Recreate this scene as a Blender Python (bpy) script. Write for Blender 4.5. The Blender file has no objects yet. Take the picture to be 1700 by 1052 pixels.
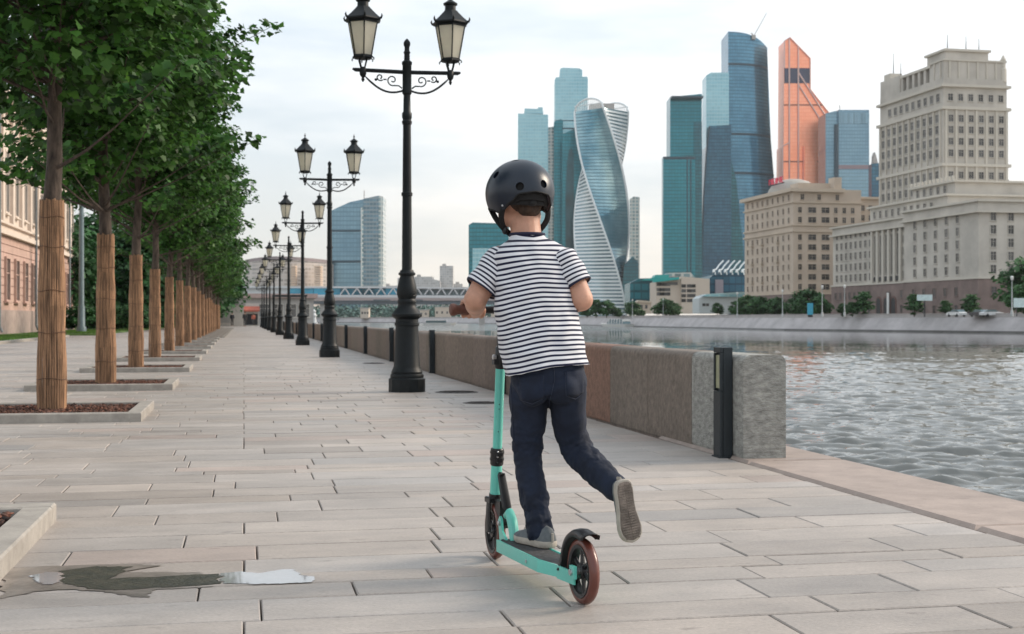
import bpy, bmesh, math, random
import numpy as np
from mathutils import Vector, Matrix, noise
from mathutils.bvhtree import BVHTree

random.seed(7)
RNG = np.random.default_rng(7)
S = bpy.context.scene
COL = S.collection
PI = math.pi
rad = math.radians

# ------------------------------------------------------------------ camera
F_PX, CX, HY, EYE = 2200.0, 850.0, 529.0, 0.88     # focal length in photo pixels, centre, horizon row, eye height
YAW = rad(11.44)
FWD = Vector((math.sin(YAW), math.cos(YAW), 0)); RGT = Vector((math.cos(YAW), -math.sin(YAW), 0))
cam = bpy.data.cameras.new('camera'); camo = bpy.data.objects.new('camera', cam); COL.objects.link(camo)
cam.sensor_width = 36; cam.lens = 36 * F_PX / 1700; cam.clip_start = 0.05; cam.clip_end = 9000
cam.shift_y = 3 / 1700
camo.location = (0, 0, EYE); camo.rotation_euler = (PI / 2, 0, -YAW)
cam.dof.use_dof = True; cam.dof.focus_distance = 4.7; cam.dof.aperture_fstop = 9.0
S.camera = camo
def W(px, py, d):
    """the place that a photo pixel shows at distance d along the view axis"""
    return RGT * ((px - CX) * d / F_PX) + FWD * d + Vector((0, 0, EYE + (HY - py) * d / F_PX))
def proj(x, y, z):
    d = FWD.x * x + FWD.y * y
    if d < .1: return (-9999, -9999)
    return (CX + F_PX * (RGT.x * x + RGT.y * y) / d, HY - F_PX * (z - EYE) / d)

# ------------------------------------------------------------------ world, sun, exposure
SUN_DIR = Vector((0.90, 0.12, 0.50)).normalized()
S.view_settings.view_transform = 'Standard'; S.view_settings.look = 'None'
S.view_settings.exposure = 0.70; S.view_settings.gamma = 1.0; S.view_settings.use_curve_mapping = False
world = bpy.data.worlds.new('World'); S.world = world; world.use_nodes = True
wn, wl = world.node_tree.nodes, world.node_tree.links
wn.clear()
wo = wn.new('ShaderNodeOutputWorld'); bg = wn.new('ShaderNodeBackground'); bg.inputs['Strength'].default_value = 0.1
sky = wn.new('ShaderNodeTexSky'); sky.sky_type = 'NISHITA'; sky.sun_disc = False
sky.sun_elevation = math.asin(SUN_DIR.z); sky.sun_rotation = math.atan2(SUN_DIR.x, SUN_DIR.y)
tc = wn.new('ShaderNodeTexCoord'); sep = wn.new('ShaderNodeSeparateXYZ'); wl.new(tc.outputs['Generated'], sep.inputs[0])
grad = wn.new('ShaderNodeValToRGB'); wl.new(sep.outputs['Z'], grad.inputs[0])
e = grad.color_ramp.elements
e[0].position = 0.0; e[0].color = (.90, .79, .68, 1); e[1].position = 1.0; e[1].color = (.74, .78, .82, 1)
for p_, c_ in ((.05, (.87, .79, .71, 1)), (.12, (.82, .81, .79, 1)), (.22, (.79, .815, .83, 1))):
    n_ = e.new(p_); n_.color = c_
mp = wn.new('ShaderNodeMapping'); mp.inputs['Scale'].default_value = (1.6, 1.6, 7.5); mp.inputs['Location'].default_value = (.35, .1, .7)
wl.new(tc.outputs['Generated'], mp.inputs[0])
ns = wn.new('ShaderNodeTexNoise'); ns.inputs['Scale'].default_value = 1.7; ns.inputs['Detail'].default_value = 5; ns.inputs['Roughness'].default_value = .55
wl.new(mp.outputs[0], ns.inputs[0])
cr = wn.new('ShaderNodeValToRGB'); wl.new(ns.outputs[0], cr.inputs[0])
cr.color_ramp.elements[0].position = .40; cr.color_ramp.elements[0].color = (.52, .62, .70, 1)
cr.color_ramp.elements[1].position = .60; cr.color_ramp.elements[1].color = (1, 1, 1, 1)
m1 = wn.new('ShaderNodeMix'); m1.data_type = 'RGBA'; m1.blend_type = 'MULTIPLY'; m1.inputs[0].default_value = .62
wl.new(grad.outputs[0], m1.inputs[6]); wl.new(cr.outputs[0], m1.inputs[7])
sc10 = wn.new('ShaderNodeVectorMath'); sc10.operation = 'SCALE'; sc10.inputs[3].default_value = 9.3
wl.new(m1.outputs[2], sc10.inputs[0])
m2 = wn.new('ShaderNodeMix'); m2.data_type = 'RGBA'; m2.inputs[0].default_value = .88
wl.new(sky.outputs[0], m2.inputs[6]); wl.new(sc10.outputs[0], m2.inputs[7])
wl.new(m2.outputs[2], bg.inputs[0]); wl.new(bg.outputs[0], wo.inputs[0])

sun = bpy.data.lights.new('sun', 'SUN'); sun.energy = 2.2; sun.angle = rad(18); sun.color = (1, .86, .70)
suno = bpy.data.objects.new('sun', sun); COL.objects.link(suno)
suno.rotation_euler = SUN_DIR.to_track_quat('Z', 'Y').to_euler(); suno.location = (20, 0, 20)

# ------------------------------------------------------------------ helpers: materials
def _n(nt, t, **kw):
    n = nt.nodes.new(t)
    for k, v in kw.items(): setattr(n, k, v)
    return n
def mat(name, col, rough=.6, metal=0, var=.12, scale=4, bump=0, bscale=40, attr=None, avar=.25, objrnd=0, spec=.5,
        col2=None, detail=6, stretch=None, trans=0, coat=0, emit=0, attrcol=None, bdist=.01, rvar=0, world_pos=False, grain=0, blotch=0, spots=0):
    m = bpy.data.materials.new(name); m.use_nodes = True; nt = m.node_tree; L = nt.links
    b = nt.nodes['Principled BSDF']; tcn = _n(nt, 'ShaderNodeTexCoord')
    b.inputs['Roughness'].default_value = rough; b.inputs['Metallic'].default_value = metal
    b.inputs['Specular IOR Level'].default_value = spec
    if coat: b.inputs['Coat Weight'].default_value = coat; b.inputs['Coat Roughness'].default_value = .15
    src = tcn.outputs['Object']
    if world_pos: src = _n(nt, 'ShaderNodeNewGeometry').outputs['Position']
    if stretch:
        mpn = _n(nt, 'ShaderNodeMapping'); mpn.inputs['Scale'].default_value = stretch; L.new(src, mpn.inputs[0]); src = mpn.outputs[0]
    nz = _n(nt, 'ShaderNodeTexNoise'); nz.inputs['Scale'].default_value = scale; nz.inputs['Detail'].default_value = detail
    nz.inputs['Roughness'].default_value = .62
    L.new(src, nz.inputs[0])
    c2 = col2 or tuple(max(0, c * (1 - 2 * var)) for c in col)
    c1 = col if col2 else tuple(min(1, c * (1 + 1.2 * var)) for c in col)
    mx = _n(nt, 'ShaderNodeMix', data_type='RGBA'); mx.inputs[6].default_value = (*c2, 1); mx.inputs[7].default_value = (*c1, 1)
    mr = _n(nt, 'ShaderNodeMapRange'); mr.inputs[1].default_value = .3; mr.inputs[2].default_value = .7
    L.new(nz.outputs[0], mr.inputs[0]); L.new(mr.outputs[0], mx.inputs[0])
    out = mx.outputs[2]
    def mul(fac_out, lo, hi, cur):
        r = _n(nt, 'ShaderNodeMapRange'); r.inputs[3].default_value = lo; r.inputs[4].default_value = hi; L.new(fac_out, r.inputs[0])
        v = _n(nt, 'ShaderNodeVectorMath', operation='SCALE'); L.new(cur, v.inputs[0]); L.new(r.outputs[0], v.inputs[3]); return v.outputs[0]
    for k_, s_, w_ in ((grain, 130, .5), (blotch, .55, .5)):
        if k_:
            g_ = _n(nt, 'ShaderNodeTexNoise'); g_.inputs['Scale'].default_value = s_; g_.inputs['Detail'].default_value = 4; L.new(src, g_.inputs[0])
            r_ = _n(nt, 'ShaderNodeMapRange'); r_.inputs[1].default_value = .3; r_.inputs[2].default_value = .7; L.new(g_.outputs[0], r_.inputs[0]); out = mul(r_.outputs[0], 1 - k_, 1 + k_, out)
    if spots:
        g_ = _n(nt, 'ShaderNodeTexNoise'); g_.inputs['Scale'].default_value = 9; g_.inputs['Detail'].default_value = 6; L.new(src, g_.inputs[0])
        r_ = _n(nt, 'ShaderNodeMapRange'); r_.inputs[1].default_value = .64; r_.inputs[2].default_value = .74; L.new(g_.outputs[0], r_.inputs[0]); out = mul(r_.outputs[0], 1, 1 - spots, out)
    if attrcol:
        a = _n(nt, 'ShaderNodeAttribute', attribute_name='tint'); mm = _n(nt, 'ShaderNodeMix', data_type='RGBA', blend_type='MULTIPLY')
        mm.inputs[0].default_value = 1; L.new(out, mm.inputs[6]); L.new(a.outputs['Color'], mm.inputs[7]); out = mm.outputs[2]
    if attr:
        a = _n(nt, 'ShaderNodeAttribute', attribute_name=attr); out = mul(a.outputs['Fac'], 1 - avar, 1 + avar, out)
    if objrnd:
        oi = _n(nt, 'ShaderNodeObjectInfo'); out = mul(oi.outputs['Random'], 1 - objrnd, 1 + objrnd, out)
    L.new(out, b.inputs['Base Color'])
    if rvar:
        r = _n(nt, 'ShaderNodeMapRange'); r.inputs[3].default_value = rough - rvar; r.inputs[4].default_value = rough + rvar
        L.new(nz.outputs[0], r.inputs[0]); L.new(r.outputs[0], b.inputs['Roughness'])
    if bump:
        n2 = _n(nt, 'ShaderNodeTexNoise'); n2.inputs['Scale'].default_value = bscale; n2.inputs['Detail'].default_value = 6; L.new(src, n2.inputs[0])
        bp = _n(nt, 'ShaderNodeBump'); bp.inputs['Strength'].default_value = bump; bp.inputs['Distance'].default_value = bdist
        L.new(n2.outputs[0], bp.inputs['Height']); L.new(bp.outputs[0], b.inputs['Normal'])
    if trans:
        tr = _n(nt, 'ShaderNodeBsdfTranslucent'); L.new(out, tr.inputs[0]); ms = _n(nt, 'ShaderNodeMixShader'); ms.inputs[0].default_value = trans
        L.new(b.outputs[0], ms.inputs[1]); L.new(tr.outputs[0], ms.inputs[2]); L.new(ms.outputs[0], nt.nodes['Material Output'].inputs[0])
    return m
def facade(name, ca, cb, floor=4.0, bay=3.0, line=(.3, .4, .42), fl=.22, bl=.10, rough=.18, metal=.35, rnd=.25, ox=0, clip=None):
    """curtain wall: panes of slightly different tint between spandrel and mullion lines (object space)"""
    m = bpy.data.materials.new(name); m.use_nodes = True; nt = m.node_tree; L = nt.links; b = nt.nodes['Principled BSDF']
    tcn = _n(nt, 'ShaderNodeTexCoord'); sp = _n(nt, 'ShaderNodeSeparateXYZ'); L.new(tcn.outputs['Object'], sp.inputs[0])
    ad = _n(nt, 'ShaderNodeMath', operation='ADD'); L.new(sp.outputs[0], ad.inputs[0]); L.new(sp.outputs[1], ad.inputs[1])
    def div(o, k):
        q = _n(nt, 'ShaderNodeMath', operation='DIVIDE'); L.new(o, q.inputs[0]); q.inputs[1].default_value = k; return q.outputs[0]
    u, v = div(ad.outputs[0], bay), div(sp.outputs[2], floor)
    def un(op, o):
        q = _n(nt, 'ShaderNodeMath', operation=op); L.new(o, q.inputs[0]); return q
    fu, fv, iu, iv = un('FRACT', u).outputs[0], un('FRACT', v).outputs[0], un('FLOOR', u).outputs[0], un('FLOOR', v).outputs[0]
    def lt(o, k):
        q = _n(nt, 'ShaderNodeMath', operation='LESS_THAN'); L.new(o, q.inputs[0]); q.inputs[1].default_value = k; return q.outputs[0]
    mxm = _n(nt, 'ShaderNodeMath', operation='MAXIMUM'); L.new(lt(fu, bl), mxm.inputs[0]); L.new(lt(fv, fl), mxm.inputs[1])
    cmb = _n(nt, 'ShaderNodeCombineXYZ'); L.new(iu, cmb.inputs[0]); L.new(iv, cmb.inputs[1])
    wn_ = _n(nt, 'ShaderNodeTexWhiteNoise', noise_dimensions='2D'); L.new(cmb.outputs[0], wn_.inputs[0])
    big = _n(nt, 'ShaderNodeTexNoise'); big.inputs['Scale'].default_value = .022; big.inputs['Detail'].default_value = 3; L.new(tcn.outputs['Object'], big.inputs[0])
    mr = _n(nt, 'ShaderNodeMapRange'); mr.inputs[1].default_value = .35; mr.inputs[2].default_value = .65; L.new(big.outputs[0], mr.inputs[0])
    mx = _n(nt, 'ShaderNodeMix', data_type='RGBA'); mx.inputs[6].default_value = (*ca, 1); mx.inputs[7].default_value = (*cb, 1); L.new(mr.outputs[0], mx.inputs[0])
    r = _n(nt, 'ShaderNodeMapRange'); r.inputs[3].default_value = 1 - rnd; r.inputs[4].default_value = 1 + rnd; L.new(wn_.outputs[0], r.inputs[0])
    vs = _n(nt, 'ShaderNodeVectorMath', operation='SCALE'); L.new(mx.outputs[2], vs.inputs[0]); L.new(r.outputs[0], vs.inputs[3])
    m2 = _n(nt, 'ShaderNodeMix', data_type='RGBA'); L.new(mxm.outputs[0], m2.inputs[0]); L.new(vs.outputs[0], m2.inputs[6]); m2.inputs[7].default_value = (*line, 1)
    L.new(m2.outputs[2], b.inputs['Base Color']); b.inputs['Roughness'].default_value = rough; b.inputs['Metallic'].default_value = metal
    # panes are not perfectly coplanar: a little random tilt
    nm = _n(nt, 'ShaderNodeBump'); nm.inputs['Strength'].default_value = .25; nm.inputs['Distance'].default_value = .5
    L.new(big.outputs[0], nm.inputs['Height']); L.new(nm.outputs[0], b.inputs['Normal'])
    return m

# ------------------------------------------------------------------ helpers: meshes
class MB:
    def __init__(s): s.v, s.f, s.m, s.t = [], [], [], []; s.tint = (1, 1, 1)
    def add(s, vs, fs, mi=0):
        o = len(s.v); s.v += [tuple(v) for v in vs]
        for f in fs: s.f.append(tuple(i + o for i in f)); s.m.append(mi); s.t.append(s.tint)
        return s
    def box(s, x0, x1, y0, y1, z0, z1, mi=0, M=None):
        vs = [Vector(p) for p in ((x0,y0,z0),(x1,y0,z0),(x1,y1,z0),(x0,y1,z0),(x0,y0,z1),(x1,y0,z1),(x1,y1,z1),(x0,y1,z1))]
        if M: vs = [M @ v for v in vs]
        return s.add(vs, [(0,3,2,1),(4,5,6,7),(0,1,5,4),(1,2,6,5),(2,3,7,6),(3,0,4,7)], mi)
    def cbox(s, x0, x1, y0, y1, z0, z1, c=.005, mi=0, M=None):
        """box with chamfered top and vertical edges"""
        vs = []
        for z, i in ((z0, 0), (z1 - c, 0), (z1, c)):
            vs += [(x0+i, y0+i, z), (x1-i, y0+i, z), (x1-i, y1-i, z), (x0+i, y1-i, z)]
        vs = [Vector(p) for p in vs]
        if M: vs = [M @ v for v in vs]
        fs = [(8,9,10,11)]
        for k in (0, 4):
            for i in range(4): fs.append((k+i, k+(i+1)%4, k+4+(i+1)%4, k+4+i))
        return s.add(vs, fs, mi)
    def lathe(s, prof, n=16, c=(0, 0, 0), mi=0, M=None, cap=True, rot=0):
        vs, fs = [], []
        for r, z in prof:
            for i in range(n):
                a = 2 * PI * i / n + rot; v = Vector((c[0] + r * math.cos(a), c[1] + r * math.sin(a), c[2] + z)); vs.append(M @ v if M else v)
        for k in range(len(prof) - 1):
            for i in range(n): fs.append((k*n+i, k*n+(i+1) % n, (k+1)*n+(i+1) % n, (k+1)*n+i))
        if cap: fs.append(tuple(range(n))[::-1]); fs.append(tuple((len(prof)-1)*n + i for i in range(n)))
        return s.add(vs, fs, mi)
    def tube(s, pts, rs, n=8, mi=0, cap=True, flat=None, up=None):
        """tube along points; flat=(a,b) scales the two cross axes"""
        pts = [Vector(p) for p in pts]
        if not hasattr(rs, '__len__'): rs = [rs] * len(pts)
        vs, fs = [], []; ref = Vector(up) if up else None
        for i, p in enumerate(pts):
            t = (pts[min(i+1, len(pts)-1)] - pts[max(i-1, 0)])
            if t.length < 1e-9: t = Vector((0, 0, 1))
            t.normalize()
            if ref is None: ref = Vector((0, 0, 1)) if abs(t.z) < .9 else Vector((0, 1, 0))
            a = (ref - t * ref.dot(t))
            if a.length < 1e-6: a = t.orthogonal()
            a.normalize(); b = t.cross(a); ref = a if not up else Vector(up)
            fa, fb = flat or (1, 1)
            for k in range(n):
                q = 2 * PI * k / n; vs.append(p + (a * math.cos(q) * fa + b * math.sin(q) * fb) * rs[i])
        for i in range(len(pts) - 1):
            for k in range(n): fs.append((i*n+k, i*n+(k+1) % n, (i+1)*n+(k+1) % n, (i+1)*n+k))
        if cap: fs.append(tuple(range(n))[::-1]); fs.append(tuple((len(pts)-1)*n + k for k in range(n)))
        return s.add(vs, fs, mi)
    def ball(s, c, r, n=10, m=6, mi=0, sc=(1, 1, 1)):
        vs, fs = [Vector(c) + Vector((0, 0, -r*sc[2]))], []
        for j in range(1, m):
            p = -PI/2 + PI * j / m
            for i in range(n):
                a = 2*PI*i/n; vs.append(Vector(c) + Vector((r*sc[0]*math.cos(p)*math.cos(a), r*sc[1]*math.cos(p)*math.sin(a), r*sc[2]*math.sin(p))))
        vs.append(Vector(c) + Vector((0, 0, r*sc[2])))
        for i in range(n): fs.append((0, 1+(i+1) % n, 1+i))
        for j in range(m-2):
            for i in range(n): fs.append((1+j*n+i, 1+j*n+(i+1) % n, 1+(j+1)*n+(i+1) % n, 1+(j+1)*n+i))
        k = 1+(m-2)*n
        for i in range(n): fs.append((k+i, k+(i+1) % n, len(vs)-1))
        return s.add(vs, fs, mi)
    def prism(s, pts, a, b, mi=0, mside=None):
        """pts: outline in 3-D, extruded from offset vector a to b"""
        n = len(pts); a, b = Vector(a), Vector(b); vs = [Vector(p) + a for p in pts] + [Vector(p) + b for p in pts]
        s.add(vs, [tuple(range(n)), tuple(range(2*n-1, n-1, -1))], mi)
        s.add(vs, [(i, n+i, n+(i+1) % n, (i+1) % n) for i in range(n)], mi if mside is None else mside)
        return s
    def mesh(s, name, mats, smooth=False, fix=False, tint=False):
        me = bpy.data.meshes.new(name); me.from_pydata(s.v, [], s.f)
        for m in (mats if isinstance(mats, (list, tuple)) else [mats]): me.materials.append(m)
        if any(s.m): me.polygons.foreach_set('material_index', s.m)
        if tint:
            ca = me.attributes.new('tint', 'FLOAT_COLOR', 'FACE'); a = np.ones((len(s.t), 4)); a[:, :3] = np.array(s.t); ca.data.foreach_set('color', a.ravel())
        if fix:
            bm = bmesh.new(); bm.from_mesh(me); bmesh.ops.recalc_face_normals(bm, faces=bm.faces); bm.to_mesh(me); bm.free()
        if smooth:
            me.polygons.foreach_set('use_smooth', [True] * len(me.polygons))
            if smooth != 'all': me.set_sharp_from_angle(angle=rad(40 if smooth is True else smooth))
        me.update(); return me
    def build(s, name, mats, parent=None, smooth=False, fix=True, tint=False, **props):
        return link(name, s.mesh(name, mats, smooth, fix, tint), parent, **props)
def link(name, me, parent=None, loc=None, rot=None, **props):
    o = bpy.data.objects.new(name, me); COL.objects.link(o)
    if parent: o.parent = parent
    if loc is not None: o.location = loc
    if rot is not None: o.rotation_euler = rot
    for k, v in props.items(): o[k] = v
    return o
def thing(name, label, cat, loc=(0, 0, 0), rz=0, group=None):
    o = bpy.data.objects.new(name, None); COL.objects.link(o); o.location = loc; o.rotation_euler = (0, 0, rz); o.empty_display_size = .2
    o['label'] = label; o['category'] = cat
    if group: o['group'] = group
    return o
KIDS = {}
def dup(root, loc, rz=None, label=None, scale=None):
    r = root.copy(); COL.objects.link(r); r.location = loc
    if rz is not None: r.rotation_euler = (0, 0, rz)
    if scale: r.scale = scale
    if label: r['label'] = label
    def rec(o, p):
        for ch in KIDS[o.name]:
            c = ch.copy(); COL.objects.link(c); c.parent = p; rec(ch, c)
    rec(root, r); return r
def index_kids():
    KIDS.clear()
    for o in bpy.data.objects: KIDS.setdefault(o.name, [])
    for o in bpy.data.objects:
        if o.parent: KIDS[o.parent.name].append(o)
def np_mesh(name, V, F, mats, smooth=False, attrs=None):
    """V (n,3), F (m,k) arrays"""
    me = bpy.data.meshes.new(name); V = np.asarray(V, dtype=np.float32); F = np.asarray(F, dtype=np.int32); k = F.shape[1]
    me.vertices.add(len(V)); me.vertices.foreach_set('co', V.ravel())
    me.loops.add(F.size); me.loops.foreach_set('vertex_index', F.ravel())
    me.polygons.add(len(F)); me.polygons.foreach_set('loop_start', np.arange(0, F.size, k, dtype=np.int32)); me.polygons.foreach_set('loop_total', np.full(len(F), k, dtype=np.int32))
    if smooth: me.polygons.foreach_set('use_smooth', np.ones(len(F), dtype=bool))
    for nme, arr in (attrs or {}).items():
        a = me.attributes.new(nme, 'FLOAT', 'FACE'); a.data.foreach_set('value', np.asarray(arr, dtype=np.float32))
    for m in (mats if isinstance(mats, (list, tuple)) else [mats]): me.materials.append(m)
    me.update(); me.validate(); return me
def evalmesh(me, mods, name='m'):
    """mesh with modifiers applied"""
    o = bpy.data.objects.new('tmp', me); COL.objects.link(o)
    for t, kw in mods:
        m = o.modifiers.new('m', t)
        for k, v in kw.items(): setattr(m, k, v)
    dg = bpy.context.evaluated_depsgraph_get(); r = bpy.data.meshes.new_from_object(o.evaluated_get(dg))
    bpy.data.objects.remove(o); r.name = name; return r

# ------------------------------------------------------------------ ground, pavement
M_ground = mat('paving_bed', (.06, .052, .045), .9, bump=.3)
M_paver = mat('granite_paver', (.425, .382, .350), .58, var=.10, scale=4.5, bump=.7, bscale=70, attrcol=True, col2=(.305, .275, .254), bdist=.004, rvar=.14, detail=12, stretch=(.6, 1.5, 1), world_pos=True, grain=.13, blotch=.12, spots=.35)
M_asph = mat('grey_asphalt', (.30, .30, .30), .8, var=.08, scale=.6, bump=.2)
g = MB(); g.box(-60, 3.55, -6, 166, -.5, -.05)
pavement = g.build('pavement', M_ground, kind='structure')
q = MB(); q.add([(-60, 15, 0), (-9.5, 15, 0), (-9.5, 166, 0), (-60, 166, 0)], [(0, 1, 2, 3)]); q.build('side_road', M_asph, kind='structure')

def paver_tint():
    k = random.gauss(1, .06); w = random.gauss(.010, .016)
    if random.random() < .10: k *= .86
    if random.random() < .08: return (k * 1.04, k * .96, k * .93)
    return (k * (1 + w), k, k * (1 - w))
near, far_pav = [], MB()
y = .6; row = 0
while y < 165:
    dep = random.choice((.3, .3, .22, .22, .3, .18, .36)) if y < 60 else .45
    pitch = [-9.6 if y > 14 else -4.2]
    j = [0.0] if random.random() < .3 else [random.uniform(-.45, .45)]
    x = j[0]
    while x < 2.99:
        x += random.choice((random.uniform(.45, .7), random.uniform(.7, 1.15))); j.append(x)
    j = [a for a in j if a < 2.75] + [2.99]
    x = j[0]; lj = []
    while x > pitch[0]:
        x -= random.uniform(.42, .95) if y < 60 else random.uniform(1, 2); lj.append(x)
    j = sorted(lj) + j
    for a, b in zip(j[:-1], j[1:]):
        near.append((a, b, y, y + dep))
    y += dep; row += 1
def in_view(p):
    u, v = proj((p[0]+p[1])/2, (p[2]+p[3])/2, 0); return -80 < u < 1780 and v < 1100
def covered(p): return -2.6 < p[0] and p[1] < -.85 and any(a < p[2] and p[3] < b for a, b in ((4.4, 6.0), (11.8, 13.3)))
vis = [p for p in near if in_view(p) and not covered(p)]
vis.sort(key=lambda p: p[2]); first = set(vis[:300])
for p in near:
    a, b, y0, y1 = p; gp = .0022 + random.random() * .0012; gy = .0030 + random.random()*.0026; z1 = random.uniform(-.0018, .0018); c = .004
    if p in first:
        m = MB(); m.tint = paver_tint(); cx, cy = (a+b)/2, (y0+y1)/2
        tl = random.uniform(-.0008, .0008); 
        m.cbox(a-cx+gp, b-cx-gp, y0-cy+gy, y1-cy-gy, -.045, z1, c)
        link('paver', m.mesh('paver', M_paver, tint=True), pavement, (cx, cy, 0), (tl, tl, 0))
    elif y0 < 60:
        far_pav.tint = paver_tint(); far_pav.cbox(a+gp, b-gp, y0+gy*.8, y1-gy*.8, -.04, z1, c)
    else:
        far_pav.tint = paver_tint(); far_pav.add([(a+gp, y0+gp, z1), (b-gp, y0+gp, z1), (b-gp, y1-gp, z1), (a+gp, y1-gp, z1)], [(0, 1, 2, 3)])
far_pav.build('paving_field', M_paver, pavement, fix=False, tint=True, kind='stuff')

# puddle and stain by the near planter
M_moss = mat('wet_moss', (.010, .013, .004), .5, var=.5, scale=14, bump=.6, bscale=60, col2=(.060, .052, .030), spec=.4)
M_damp = mat('damp_stone', (.25, .215, .19), .32, var=.25, scale=6, bump=.2, spec=.6)
M_water_p = mat('standing_water', (.36, .36, .37), .03, var=.06, spec=1.0)
def blob(name, pts, z, m_, label, cat, jit=.007, n=16):
    out = []
    for i in range(len(pts)):
        a, b = Vector(pts[i]), Vector(pts[(i+1) % len(pts)])
        for k in range(n):
            p = a.lerp(b, k/n); q_ = (noise.noise(Vector((p.x*12, p.y*20, 3))) + .7*noise.noise(Vector((p.x*34, p.y*60, 7))) + .5*noise.noise(Vector((p.x*90, p.y*120, 9)))) * jit * 1.6
            out.append((p.x + q_*2, p.y + q_, z))
    c = sum((Vector(p) for p in out), Vector()) / len(out)
    bm = bmesh.new(); vs = [bm.verts.new((p[0]-c.x, p[1]-c.y, 0)) for p in out]; f = bm.faces.new(vs); bmesh.ops.triangulate(bm, faces=[f])
    me = bpy.data.meshes.new(name); bm.normal_update(); 
    for f in bm.faces:
        if f.normal.z < 0: f.normal_flip()
    bm.to_mesh(me); bm.free(); me.materials.append(m_)
    return link(name, me, None, (c.x, c.y, z), label=label, category=cat)
def gp(px, py, z=0):
    d = F_PX * (EYE - z) / (py - HY); v = W(px, py, d); return (v.x, v.y, z)
pp = lambda *a: [gp(x, y) for x, y in a]
blob('damp_patch', pp((4, 945), (60, 941), (150, 938), (232, 936), (262, 940), (200, 950), (330, 950), (345, 966), (372, 968), (352, 974), (250, 980), (246, 992), (224, 992), (180, 983), (110, 978), (60, 982), (2, 994)), .0016, M_damp, 'dark damp patch on the paving beside the near planter', 'damp patch')
blob('moss_stain', pp((104, 948), (160, 941), (215, 942), (196, 956), (178, 962), (260, 958), (364, 953), (366, 970), (330, 973), (250, 977), (200, 980), (150, 978), (100, 968)), .0030, M_moss, 'dark green mossy stain in a sunken joint of the paving', 'moss stain')
blob('puddle', pp((366, 953), (398, 950), (430, 953), (470, 946), (492, 947), (498, 954), (522, 960), (523, 967), (470, 970), (420, 971), (372, 969)), .0036, M_water_p, 'shallow pale puddle reflecting the sky, right end of the mossy stain', 'puddle', .006)
blob('wet_spot', pp((50, 957), (70, 951), (100, 952), (104, 961), (92, 971), (66, 969)), .0034, M_water_p, 'small pale wet spot at the left end of the mossy stain', 'puddle', .006)

# manhole covers / drain spots
M_iron = mat('rusty_iron', (.045, .035, .03), .6, metal=.4, var=.4, scale=20, bump=.5)
for (u, v, r_, lab) in ((758, 651, .26, 'round rusty manhole cover beside the nearest lamp post'), (800, 669, .20, 'dark round manhole cover behind the scooter pole'), (620, 603, .22, 'dark manhole cover farther along by the second lamp post')):
    t = thing('manhole_cover', lab, 'manhole cover', gp(u, v)); m = MB(); m.lathe([(r_, -.01), (r_, .004), (r_-.012, .006)], 28); m.build('frame', M_iron, t)
    m = MB(); m.lathe([(r_-.03, .0062), (r_-.035, .009)], 28)
    for k in range(-3, 4):
        h = math.sqrt(max(.0, (r_-.05)**2 - (k*.055)**2)); m.box(-h, h, k*.055-.008, k*.055+.008, .0092, .0115)
    m.build('lid', M_iron, t)

# ------------------------------------------------------------------ granite ledge and embankment wall
M_gran = mat('pink_granite', (.262, .205, .172), .72, var=.20, scale=22, bump=.8, bscale=38, attrcol=True, detail=10, bdist=.006, blotch=.12, world_pos=True, grain=.12)
M_gran_end = mat('grey_granite', (.27, .265, .25), .75, var=.25, scale=14, bump=1.0, bscale=45, attrcol=True, detail=10, bdist=.012, stretch=(1, 1, 2.2))
g = MB(); g.box(3.56, 3.66, -6, 166, -2.6, -.05); g.build('quay_face', M_ground, kind='structure')
M_ledge = mat('ledge_granite', (.285, .228, .198), .65, var=.10, scale=5, bump=.3, bscale=60, attrcol=True, detail=10, bdist=.004, grain=.08, blotch=.14, spots=.25, world_pos=True)
ledge = thing('stone_ledge', 'pink granite ledge slabs edging the pavement at the river', 'stone ledge', (3.3, 0, 0))
y = -1.0; ends = [(-1.0, 1.2), (1.2, 3.2)] + [(3.2, 5.06), (5.06, 7.62), (7.62, 9.4)]
for a, b in ends:
    m = MB(); k = random.uniform(.95, 1.15); m.tint = (k*1.17, k*1.17, k*1.17)
    m.cbox(-.295, .34, a + .006 - 0, b - .006, -.30, .012 + random.uniform(0, .006), .018); m.build('ledge_slab', M_ledge, ledge, tint=True)
wall = thing('embankment_wall', 'long low granite parapet wall between the pavement and the river', 'wall', (3.03, 7.75, 0))
m = MB(); m.box(0, .62, 1.7, 158, -.3, .004); m.build('wall_footing', M_gran, wall, tint=True)
y = 7.75; joints = [7.75, 8.72, 9.73, 10.8]
while joints[-1] < 165: joints.append(joints[-1] + random.uniform(.85, 1.35))
def wall_block(a, b, z1, tint, m_, gapw=.004):
    n = 6; t = .28; r = .05; pr = [(0, 0), (0, z1 - r)]
    for k in range(1, n): an = PI/2 * k / n; pr.append((r - r*math.cos(an), z1 - r + r*math.sin(an)))
    pr += [(r, z1), (t - r, z1)]
    for k in range(1, n): an = PI/2 * k / n; pr.append((t - r + r*math.sin(an), z1 - r + r*math.cos(an)))
    pr += [(t, z1 - r), (t, 0)]
    m = MB(); m.tint = tint; m.prism([(x, 0, z) for x, z in pr], (0, a - 7.75 + gapw, 0), (0, b - 7.75 - gapw, 0)); return m
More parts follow.
